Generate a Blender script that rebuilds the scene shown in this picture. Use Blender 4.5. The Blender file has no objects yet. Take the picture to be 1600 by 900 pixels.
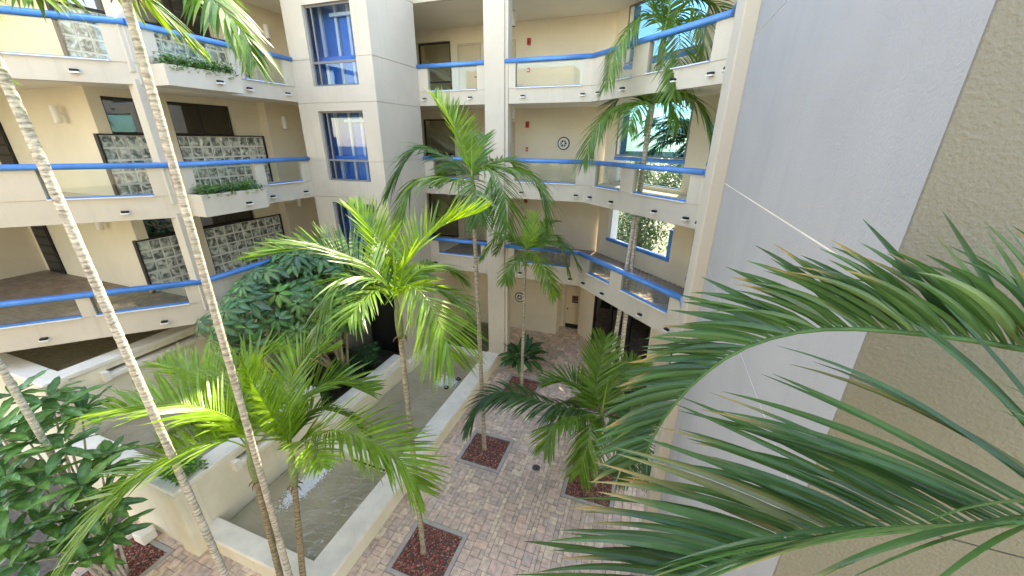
import bpy, math, random
from mathutils import Vector, Matrix, Quaternion

S = bpy.context.scene
COL = S.collection
R = math.radians
random.seed(7)

# ------------------------------------------------------------------ camera
TH, AZ, ROLL = R(21.2), R(-19.8), R(0.45)
fwd = Vector((math.sin(AZ)*math.cos(TH), math.cos(AZ)*math.cos(TH), -math.sin(TH)))
rgt = Vector((math.cos(AZ), -math.sin(AZ), 0))
upv = rgt.cross(fwd)
r2 = rgt*math.cos(ROLL) + upv*math.sin(ROLL)
u2 = -rgt*math.sin(ROLL) + upv*math.cos(ROLL)
cam_d = bpy.data.cameras.new('camera')
cam_d.sensor_width = 36; cam_d.lens = 593/1600*36; cam_d.clip_start = 0.02; cam_d.clip_end = 2000
cam = bpy.data.objects.new('camera', cam_d); COL.objects.link(cam)
m = Matrix((r2, u2, -fwd)).transposed().to_4x4(); m.translation = (0, 0, 8.3)
cam.matrix_world = m
S.camera = cam

# ------------------------------------------------------------------ sky, sun, exposure
SUN_EL, SUN_AZ = R(45), R(10)          # azimuth clockwise from +Y
W = bpy.data.worlds.new('World'); S.world = W; W.use_nodes = True
nt = W.node_tree; bg = nt.nodes['Background']
sky = nt.nodes.new('ShaderNodeTexSky'); sky.sky_type = 'NISHITA'; sky.sun_disc = False
sky.sun_elevation = SUN_EL; sky.sun_rotation = SUN_AZ; sky.air_density = 1.0; sky.dust_density = 0.4; sky.ozone_density = 1.0
nt.links.new(sky.outputs[0], bg.inputs[0]); bg.inputs[1].default_value = 0.15
sun_d = bpy.data.lights.new('sun', 'SUN'); sun_d.energy = 2.0; sun_d.angle = R(0.6); sun_d.color = (1, .95, .86)
sun = bpy.data.objects.new('sun', sun_d); COL.objects.link(sun)
sd = Vector((math.sin(SUN_AZ)*math.cos(SUN_EL), math.cos(SUN_AZ)*math.cos(SUN_EL), math.sin(SUN_EL)))
sun.rotation_euler = sd.to_track_quat('Z', 'Y').to_euler()
S.view_settings.view_transform = 'Standard'; S.view_settings.look = 'None'
S.view_settings.use_white_balance = True; S.view_settings.white_balance_temperature = 8300; S.view_settings.white_balance_tint = 15
S.view_settings.exposure = 3.15; S.view_settings.gamma = 1.0; S.view_settings.use_curve_mapping = False
S.cycles.max_bounces = 10; S.cycles.diffuse_bounces = 6; S.cycles.glossy_bounces = 3
S.cycles.transmission_bounces = 4; S.cycles.transparent_max_bounces = 12
S.cycles.caustics_reflective = False; S.cycles.caustics_refractive = False
S.cycles.use_denoising = True
S.cycles.sample_clamp_indirect = 6

# ------------------------------------------------------------------ helpers
class MB:
    def __init__(s): s.v = []; s.f = []; s.m = []; s.c = []
    def add(s, vs, fs, mi=0, col=None):
        o = len(s.v); s.v += [tuple(p) for p in vs]
        s.f += [tuple(i+o for i in f) for f in fs]; s.m += [mi]*len(fs)
        if col is not None:
            s.c += (list(col) if isinstance(col, list) else [col]*len(vs))
        return s
    def box(s, x0, x1, y0, y1, z0, z1, mi=0, col=None):
        return s.prism([(x0, y0), (x1, y0), (x1, y1), (x0, y1)], z0, z1, mi, col)
    def prism(s, poly, z0, z1, mi=0, col=None):
        n = len(poly)
        vs = [(x, y, z0) for x, y in poly] + [(x, y, z1) for x, y in poly]
        fs = [tuple(range(n-1, -1, -1)), tuple(range(n, 2*n))] + [(i, (i+1) % n, n+(i+1) % n, n+i) for i in range(n)]
        return s.add(vs, fs, mi, col)
    def obox(s, c, ax, ay, hx, hy, z0, z1, mi=0):            # oriented in plan
        c = Vector(c); ax = Vector(ax).normalized(); ay = Vector(ay).normalized()
        return s.prism([tuple(c+ax*a*hx+ay*b*hy)[:2] for a, b in ((-1, -1), (1, -1), (1, 1), (-1, 1))], z0, z1, mi)
    def tube(s, path, rad, n=10, mi=0, col=None, caps=True):
        path = [Vector(p) for p in path]; vs = []; fs = []; k = len(path)
        ref = Vector((1, 0, 0)) if abs((path[-1]-path[0]).normalized().x) < .8 else Vector((0, 1, 0))
        for i, p in enumerate(path):
            t = (path[min(i+1, k-1)]-path[max(i-1, 0)]).normalized()
            a = (ref-t*ref.dot(t)).normalized(); b = t.cross(a)
            r = rad[i] if isinstance(rad, (list, tuple)) else rad
            vs += [p+a*r*math.cos(q*2*math.pi/n)+b*r*math.sin(q*2*math.pi/n) for q in range(n)]
        for i in range(k-1):
            fs += [(i*n+q, i*n+(q+1) % n, (i+1)*n+(q+1) % n, (i+1)*n+q) for q in range(n)]
        if caps: fs += [tuple(range(n-1, -1, -1)), tuple(range((k-1)*n, k*n))]
        return s.add(vs, fs, mi, col)
    def lathe(s, c, prof, n=20, mi=0, col=None):
        vs = []; fs = []; k = len(prof)
        for r, z in prof: vs += [(c[0]+r*math.cos(q*2*math.pi/n), c[1]+r*math.sin(q*2*math.pi/n), c[2]+z) for q in range(n)]
        for i in range(k-1): fs += [(i*n+q, i*n+(q+1) % n, (i+1)*n+(q+1) % n, (i+1)*n+q) for q in range(n)]
        fs += [tuple(range(n-1, -1, -1)), tuple(range((k-1)*n, k*n))]
        return s.add(vs, fs, mi, col)
    def mesh(s, name, mats, smooth=False):
        me = bpy.data.meshes.new(name); me.from_pydata(s.v, [], s.f)
        for mt in (mats if isinstance(mats, (list, tuple)) else [mats]): me.materials.append(mt)
        if any(s.m): me.polygons.foreach_set('material_index', s.m)
        if smooth: me.polygons.foreach_set('use_smooth', [True]*len(s.f))
        if s.c:
            a = me.color_attributes.new('Col', 'FLOAT_COLOR', 'POINT')
            flat = []
            for c in s.c: flat += [c[0], c[1], c[2], 1.0]
            a.data.foreach_set('color', flat)
        me.update(); return me
    def build_each(s, name, mats, parent=None):          # one object per box
        for i in range(len(s.v)//8): MB().add(s.v[i*8:i*8+8], [(3, 2, 1, 0), (4, 5, 6, 7), (0, 1, 5, 4), (1, 2, 6, 5), (2, 3, 7, 6), (3, 0, 4, 7)]).build(name, mats, parent)
    def build(s, name, mats, parent=None, smooth=False, bevel=0):
        return link(name, s.mesh(name, mats, smooth), parent, bevel=bevel)

WM = {}
def link(name, data, parent=None, loc=(0, 0, 0), rot=None, scale=None, bevel=0):
    o = bpy.data.objects.new(name, data); COL.objects.link(o)
    l = Vector(loc); mw = Matrix.Translation(l)
    o.location = l
    if rot is not None:
        o.rotation_mode = 'QUATERNION'; o.rotation_quaternion = rot; mw = mw @ rot.to_matrix().to_4x4()
    if scale is not None:
        sc = (scale,)*3 if isinstance(scale, (int, float)) else scale
        o.scale = sc; mw = mw @ Matrix.Diagonal((*sc, 1))
    if parent is not None:
        o.parent = parent; o.matrix_parent_inverse = WM[parent.name].inverted()
    WM[o.name] = mw
    if bevel:
        b = o.modifiers.new('bevel', 'BEVEL'); b.width = bevel; b.segments = 2; b.limit_method = 'ANGLE'; b.angle_limit = R(40)
    return o
def tag(o, label, cat, group=None):
    o['label'] = label; o['category'] = cat
    if group: o['group'] = group
    return o
def thing(name, label, cat, loc, group=None):
    return tag(link(name, None, None, loc), label, cat, group)
def struct(o): o['kind'] = 'structure'; return o
def stuff(o): o['kind'] = 'stuff'; return o

# ------------------------------------------------------------------ materials
def newmat(name):
    mt = bpy.data.materials.new(name); mt.use_nodes = True
    n = mt.node_tree; return mt, n, n.nodes['Principled BSDF']
def N(n, t, **k):
    x = n.nodes.new(t)
    for a, b in k.items():
        if a in x.inputs.keys(): x.inputs[a].default_value = b
        else: setattr(x, a, b)
    return x
def paint(name, c, rough=.75, var=.12, vs=.6, bump=.15, bs=60, dirt=.0, spec=.3, bdist=.004):
    mt, n, p = newmat(name); L = n.links.new
    g = N(n, 'ShaderNodeNewGeometry')
    a = N(n, 'ShaderNodeTexNoise', Scale=vs, Detail=5.0, Roughness=.6); L(g.outputs['Position'], a.inputs['Vector'])
    r = N(n, 'ShaderNodeMapRange'); r.inputs[1].default_value = .3; r.inputs[2].default_value = .7
    r.inputs[3].default_value = 1-var; r.inputs[4].default_value = 1+var; L(a.outputs[0], r.inputs[0])
    mx = N(n, 'ShaderNodeMix', data_type='RGBA', blend_type='MULTIPLY'); mx.inputs[0].default_value = 1
    mx.inputs[6].default_value = (*c, 1); L(r.outputs[0], mx.inputs[7]); out = mx.outputs[2]
    if dirt:
        mp = N(n, 'ShaderNodeMapping'); mp.inputs[3].default_value = (5, 5, .35); L(g.outputs['Position'], mp.inputs[0])
        d = N(n, 'ShaderNodeTexNoise', Scale=1.0, Detail=6.0, Roughness=.7); L(mp.outputs[0], d.inputs['Vector'])
        r2_ = N(n, 'ShaderNodeMapRange'); r2_.inputs[1].default_value = .55; r2_.inputs[2].default_value = .8; r2_.inputs[3].default_value = 0; r2_.inputs[4].default_value = dirt
        L(d.outputs[0], r2_.inputs[0])
        m2 = N(n, 'ShaderNodeMix', data_type='RGBA'); L(r2_.outputs[0], m2.inputs[0]); L(out, m2.inputs[6]); m2.inputs[7].default_value = (c[0]*.45, c[1]*.42, c[2]*.36, 1)
        out = m2.outputs[2]
    L(out, p.inputs['Base Color']); p.inputs['Roughness'].default_value = rough; p.inputs['Specular IOR Level'].default_value = spec
    if bump:
        b = N(n, 'ShaderNodeTexNoise', Scale=bs, Detail=3.0); L(g.outputs['Position'], b.inputs['Vector'])
        bp = N(n, 'ShaderNodeBump', Strength=bump, Distance=bdist); L(b.outputs[0], bp.inputs['Height']); L(bp.outputs[0], p.inputs['Normal'])
    return mt
def attr_mat(name, rough=.6, var=.2, vs=30, bump=.2, bs=80, transl=0, spec=.4, mult=1.0):
    mt, n, p = newmat(name); L = n.links.new
    at = N(n, 'ShaderNodeAttribute', attribute_name='Col'); g = N(n, 'ShaderNodeNewGeometry')
    a = N(n, 'ShaderNodeTexNoise', Scale=vs, Detail=4.0); L(g.outputs['Position'], a.inputs['Vector'])
    r = N(n, 'ShaderNodeMapRange'); r.inputs[1].default_value = .3; r.inputs[2].default_value = .7
    r.inputs[3].default_value = mult*(1-var); r.inputs[4].default_value = mult*(1+var); L(a.outputs[0], r.inputs[0])
    mx = N(n, 'ShaderNodeMix', data_type='RGBA', blend_type='MULTIPLY'); mx.inputs[0].default_value = 1
    L(at.outputs['Color'], mx.inputs[6]); L(r.outputs[0], mx.inputs[7]); L(mx.outputs[2], p.inputs['Base Color'])
    p.inputs['Roughness'].default_value = rough; p.inputs['Specular IOR Level'].default_value = spec
    if bump:
        b = N(n, 'ShaderNodeTexNoise', Scale=bs, Detail=3.0); L(g.outputs['Position'], b.inputs['Vector'])
        bp = N(n, 'ShaderNodeBump', Strength=bump, Distance=.004); L(b.outputs[0], bp.inputs['Height']); L(bp.outputs[0], p.inputs['Normal'])
    if transl:
        t = N(n, 'ShaderNodeBsdfTranslucent'); hs = N(n, 'ShaderNodeHueSaturation', Value=1.3, Saturation=1.1); hs.inputs['Hue'].default_value = .485
        L(mx.outputs[2], hs.inputs['Color']); L(hs.outputs[0], t.inputs[0])
        ms = N(n, 'ShaderNodeMixShader'); ms.inputs[0].default_value = transl
        L(p.outputs[0], ms.inputs[1]); L(t.outputs[0], ms.inputs[2]); L(ms.outputs[0], n.nodes['Material Output'].inputs[0])
    return mt
def glass_mat(name, tint, refl=.08, rough=.02, rmax=.9):
    mt, n, p = newmat(name); L = n.links.new; n.nodes.remove(p)
    t = N(n, 'ShaderNodeBsdfTransparent'); t.inputs[0].default_value = (*tint, 1)
    g = N(n, 'ShaderNodeBsdfGlossy', Roughness=rough); f = N(n, 'ShaderNodeLayerWeight', Blend=.25)
    r = N(n, 'ShaderNodeMapRange'); r.inputs[3].default_value = refl; r.inputs[4].default_value = rmax; L(f.outputs['Fresnel'], r.inputs[0])
    ms = N(n, 'ShaderNodeMixShader'); L(r.outputs[0], ms.inputs[0]); L(t.outputs[0], ms.inputs[1]); L(g.outputs[0], ms.inputs[2])
    L(ms.outputs[0], n.nodes['Material Output'].inputs[0]); return mt

CREAM = paint('cream_paint', (.565, .505, .41), var=.06, vs=.8, bump=.25, bs=90, dirt=.24)
CEIL = paint('soffit_paint', (.76, .70, .59), var=.05, bump=.2)
INNER = paint('inner_wall_paint', (.74, .66, .52), var=.05, vs=.7, bump=.2, bs=120, dirt=.06)
COPING = paint('coping_paint', (.84, .79, .68), var=.10, vs=2.5, bump=.2, dirt=.22)
POOLW = paint('pool_wall_paint', (.76, .69, .53), var=.08, vs=1.5, bump=.2, dirt=.25)
PIER = paint('pier_stucco', (.355, .348, .338), var=.05, vs=1.1, bump=.55, bs=70, bdist=.005, dirt=.12)
PIERC = paint('pier_edge_paint', (.54, .48, .38), var=.04, bump=.15)
def stucco():
    mt, n, p = newmat('tan_knockdown_stucco'); L = n.links.new
    g = N(n, 'ShaderNodeNewGeometry')
    v = N(n, 'ShaderNodeTexNoise', Scale=62, Detail=2.5, Roughness=.5); L(g.outputs['Position'], v.inputs['Vector'])
    r = N(n, 'ShaderNodeMapRange'); r.inputs[1].default_value = .42; r.inputs[2].default_value = .62; L(v.outputs[0], r.inputs[0])
    f = N(n, 'ShaderNodeTexNoise', Scale=160, Detail=3.0); L(g.outputs['Position'], f.inputs['Vector'])
    ad = N(n, 'ShaderNodeMath', operation='MULTIPLY_ADD'); ad.inputs[1].default_value = .25; L(f.outputs[0], ad.inputs[0]); L(r.outputs[0], ad.inputs[2])
    bp = N(n, 'ShaderNodeBump', Strength=.42, Distance=.005); L(ad.outputs[0], bp.inputs['Height']); L(bp.outputs[0], p.inputs['Normal'])
    a = N(n, 'ShaderNodeTexNoise', Scale=1.2, Detail=5.0); L(g.outputs['Position'], a.inputs['Vector'])
    cr = N(n, 'ShaderNodeMix', data_type='RGBA'); L(a.outputs[0], cr.inputs[0]); cr.inputs[6].default_value = (.195, .175, .125, 1); cr.inputs[7].default_value = (.225, .205, .15, 1)
    L(cr.outputs[2], p.inputs['Base Color']); p.inputs['Roughness'].default_value = .7; return mt
TAN = stucco()
BLUE = paint('blue_enamel', (.05, .235, .60), rough=.34, var=.16, vs=2.2, dirt=.12, bump=.05, spec=.5)
BLUED = paint('deep_blue_panel', (.012, .17, .47), rough=.35, var=.1, vs=2, bump=0, spec=.5)
WHITE = paint('white_enamel', (.78, .77, .74), rough=.4, var=.04, bump=.0)
BRONZE = paint('dark_bronze_frame', (.035, .03, .027), rough=.4, var=.1, bump=0)
GREYF = paint('grey_aluminium', (.20, .20, .20), rough=.4, var=.1, bump=0, spec=.6)
BLACK = paint('black_paint', (.015, .014, .013), rough=.5, var=.2, bump=0)
DOORC = paint('door_paint', (.62, .53, .37), rough=.5, var=.04, bump=.05)
RED = paint('red_alarm', (.42, .035, .025), rough=.4, var=.1, bump=0)
BROWN = paint('brown_plaque', (.13, .05, .03), rough=.5, var=.2, vs=20, bump=0)
BLINDS = paint('blind_fabric', (.36, .32, .25), rough=.8, var=.15, vs=4, bump=0)
MORTAR = paint('block_mortar', (.80, .79, .73), rough=.8, var=.08, vs=6, bump=.1)
DARKIN = paint('interior_shade', (.03, .028, .025), rough=.9, var=.3, bump=0)  # near-black stands in for shade in rooms, lobby and tower base
SOIL = paint('planter_soil', (.05, .035, .025), rough=.95, var=.4, vs=20, bump=.8, bs=50, bdist=.02)
METAL = paint('spout_metal', (.30, .29, .27), rough=.4, var=.2, vs=20, bump=0); 
SAND = paint('paver_joint_sand', (.13, .115, .10), rough=.95, var=.3, vs=14, bump=.5)
TERRAIN = paint('outside_ground', (.10, .11, .055), rough=.95, var=.4, vs=.25, bump=.3)
PLANK = paint('deck_plank', (.30, .24, .195), rough=.6, var=.3, vs=4.5, bump=.15)
CONC = paint('grey_concrete', (.46, .43, .39), rough=.85, var=.15, vs=3, bump=.4)
PAVER = attr_mat('paver_stone', mult=1.9, rough=.85, var=.22, vs=9, bump=.5, bs=120)
LAVA = attr_mat('lava_rock', rough=.9, var=.4, vs=60, bump=.5, bs=200)
LEAF = attr_mat('palm_leaf', rough=.33, var=.22, vs=6, bump=.0, transl=.38, spec=.5)
LEAFG = attr_mat('glossy_leaf', rough=.30, var=.25, vs=9, bump=.15, bs=30, transl=.18, spec=.5)
STEM = attr_mat('stem', rough=.6, var=.2, vs=20, bump=.3, bs=60)
GLASS = glass_mat('rail_glass', (.90, .93, .90), refl=.03, rmax=.45)
WGLASS = glass_mat('window_glass', (.80, .87, .95), refl=.03, rmax=.25)
TINT = glass_mat('sky_dimming_glass', (.26, .42, .50), refl=.04, rmax=.5)  # tint added so the bright sky behind reads cyan
DGLASS = glass_mat('dark_window_glass', (.22, .22, .21), refl=.20, rmax=.95)
SGLASS = glass_mat('storefront_glass', (.12, .13, .13), refl=.10, rmax=.9)
def block_mat():
    mt, n, p = newmat('glass_block'); L = n.links.new
    g = N(n, 'ShaderNodeNewGeometry'); o = N(n, 'ShaderNodeObjectInfo')
    ad = N(n, 'ShaderNodeVectorMath', operation='ADD'); L(g.outputs['Position'], ad.inputs[0]); L(o.outputs['Random'], ad.inputs[1])
    v = N(n, 'ShaderNodeTexNoise', Scale=5, Detail=1.0, Distortion=1.2); L(ad.outputs[0], v.inputs['Vector'])
    cr = N(n, 'ShaderNodeValToRGB'); L(v.outputs[0], cr.inputs[0]); e = cr.color_ramp.elements
    e[0].position = .36; e[0].color = (.10, .12, .105, 1); e[1].position = .66; e[1].color = (.72, .74, .66, 1)
    x = e.new(.5); x.color = (.36, .39, .34, 1)
    L(cr.outputs[0], p.inputs['Base Color']); p.inputs['Roughness'].default_value = .08; p.inputs['Specular IOR Level'].default_value = .8
    bp = N(n, 'ShaderNodeBump', Strength=.8, Distance=.03); L(v.outputs[0], bp.inputs['Height']); L(bp.outputs[0], p.inputs['Normal']); return mt
BLOCK = block_mat()
def water_mat():
    mt, n, p = newmat('pool_water'); L = n.links.new
    g = N(n, 'ShaderNodeNewGeometry')
    a = N(n, 'ShaderNodeTexNoise', Scale=1.3, Detail=5.0); L(g.outputs['Position'], a.inputs['Vector'])
    cr = N(n, 'ShaderNodeMix', data_type='RGBA'); L(a.outputs[0], cr.inputs[0]); cr.inputs[6].default_value = (.24, .21, .13, 1); cr.inputs[7].default_value = (.52, .47, .34, 1)
    L(cr.outputs[2], p.inputs['Base Color']); p.inputs['Roughness'].default_value = .07; p.inputs['Specular IOR Level'].default_value = .5
    mp = N(n, 'ShaderNodeMapping'); mp.inputs[3].default_value = (1, 1.8, 1); L(g.outputs['Position'], mp.inputs[0])
    w = N(n, 'ShaderNodeTexNoise', Scale=4.5, Detail=3.5, Distortion=.8); L(mp.outputs[0], w.inputs['Vector'])
    bp = N(n, 'ShaderNodeBump', Strength=.65, Distance=.06); L(w.outputs[0], bp.inputs['Height'])
    p.inputs['Specular IOR Level'].default_value = .0; p.inputs['Roughness'].default_value = .9
    gl = N(n, 'ShaderNodeBsdfGlossy', Roughness=.05); L(bp.outputs[0], gl.inputs['Normal'])
    fr = N(n, 'ShaderNodeFresnel', IOR=1.5); L(bp.outputs[0], fr.inputs['Normal'])
    mr = N(n, 'ShaderNodeMapRange'); mr.inputs[2].default_value = .5; mr.inputs[3].default_value = .10; mr.inputs[4].default_value = .9; L(fr.outputs[0], mr.inputs[0])
    ms = N(n, 'ShaderNodeMixShader'); L(mr.outputs[0], ms.inputs[0]); L(p.outputs[0], ms.inputs[1]); L(gl.outputs[0], ms.inputs[2]); L(ms.outputs[0], n.nodes['Material Output'].inputs[0]); return mt
WATER = water_mat()
def foam_mat():
    mt, n, p = newmat('white_water'); p.inputs['Base Color'].default_value = (.90, .92, .93, 1); p.inputs['Roughness'].default_value = .3; return mt
FOAM = foam_mat()
def trunk_mat():
    mt, n, p = newmat('palm_bark'); L = n.links.new
    at = N(n, 'ShaderNodeAttribute', attribute_name='Col'); g = N(n, 'ShaderNodeNewGeometry')
    mp = N(n, 'ShaderNodeMapping'); mp.inputs[3].default_value = (8, 8, 26); L(g.outputs['Position'], mp.inputs[0])
    a = N(n, 'ShaderNodeTexNoise', Scale=1.6, Detail=6.0, Roughness=.65); L(mp.outputs[0], a.inputs['Vector'])
    r = N(n, 'ShaderNodeValToRGB'); L(a.outputs[0], r.inputs[0]); e = r.color_ramp.elements
    e[0].position = .32; e[0].color = (.36, .31, .25, 1); e[1].position = .56; e[1].color = (1.1, 1.08, 1.02, 1)
    mx = N(n, 'ShaderNodeMix', data_type='RGBA', blend_type='MULTIPLY'); mx.inputs[0].default_value = 1
    L(at.outputs['Color'], mx.inputs[6]); L(r.outputs[0], mx.inputs[7]); L(mx.outputs[2], p.inputs['Base Color']); p.inputs['Roughness'].default_value = .85
    bp = N(n, 'ShaderNodeBump', Strength=.6, Distance=.008); L(a.outputs[0], bp.inputs['Height']); L(bp.outputs[0], p.inputs['Normal']); return mt
BARK = trunk_mat()

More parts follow.
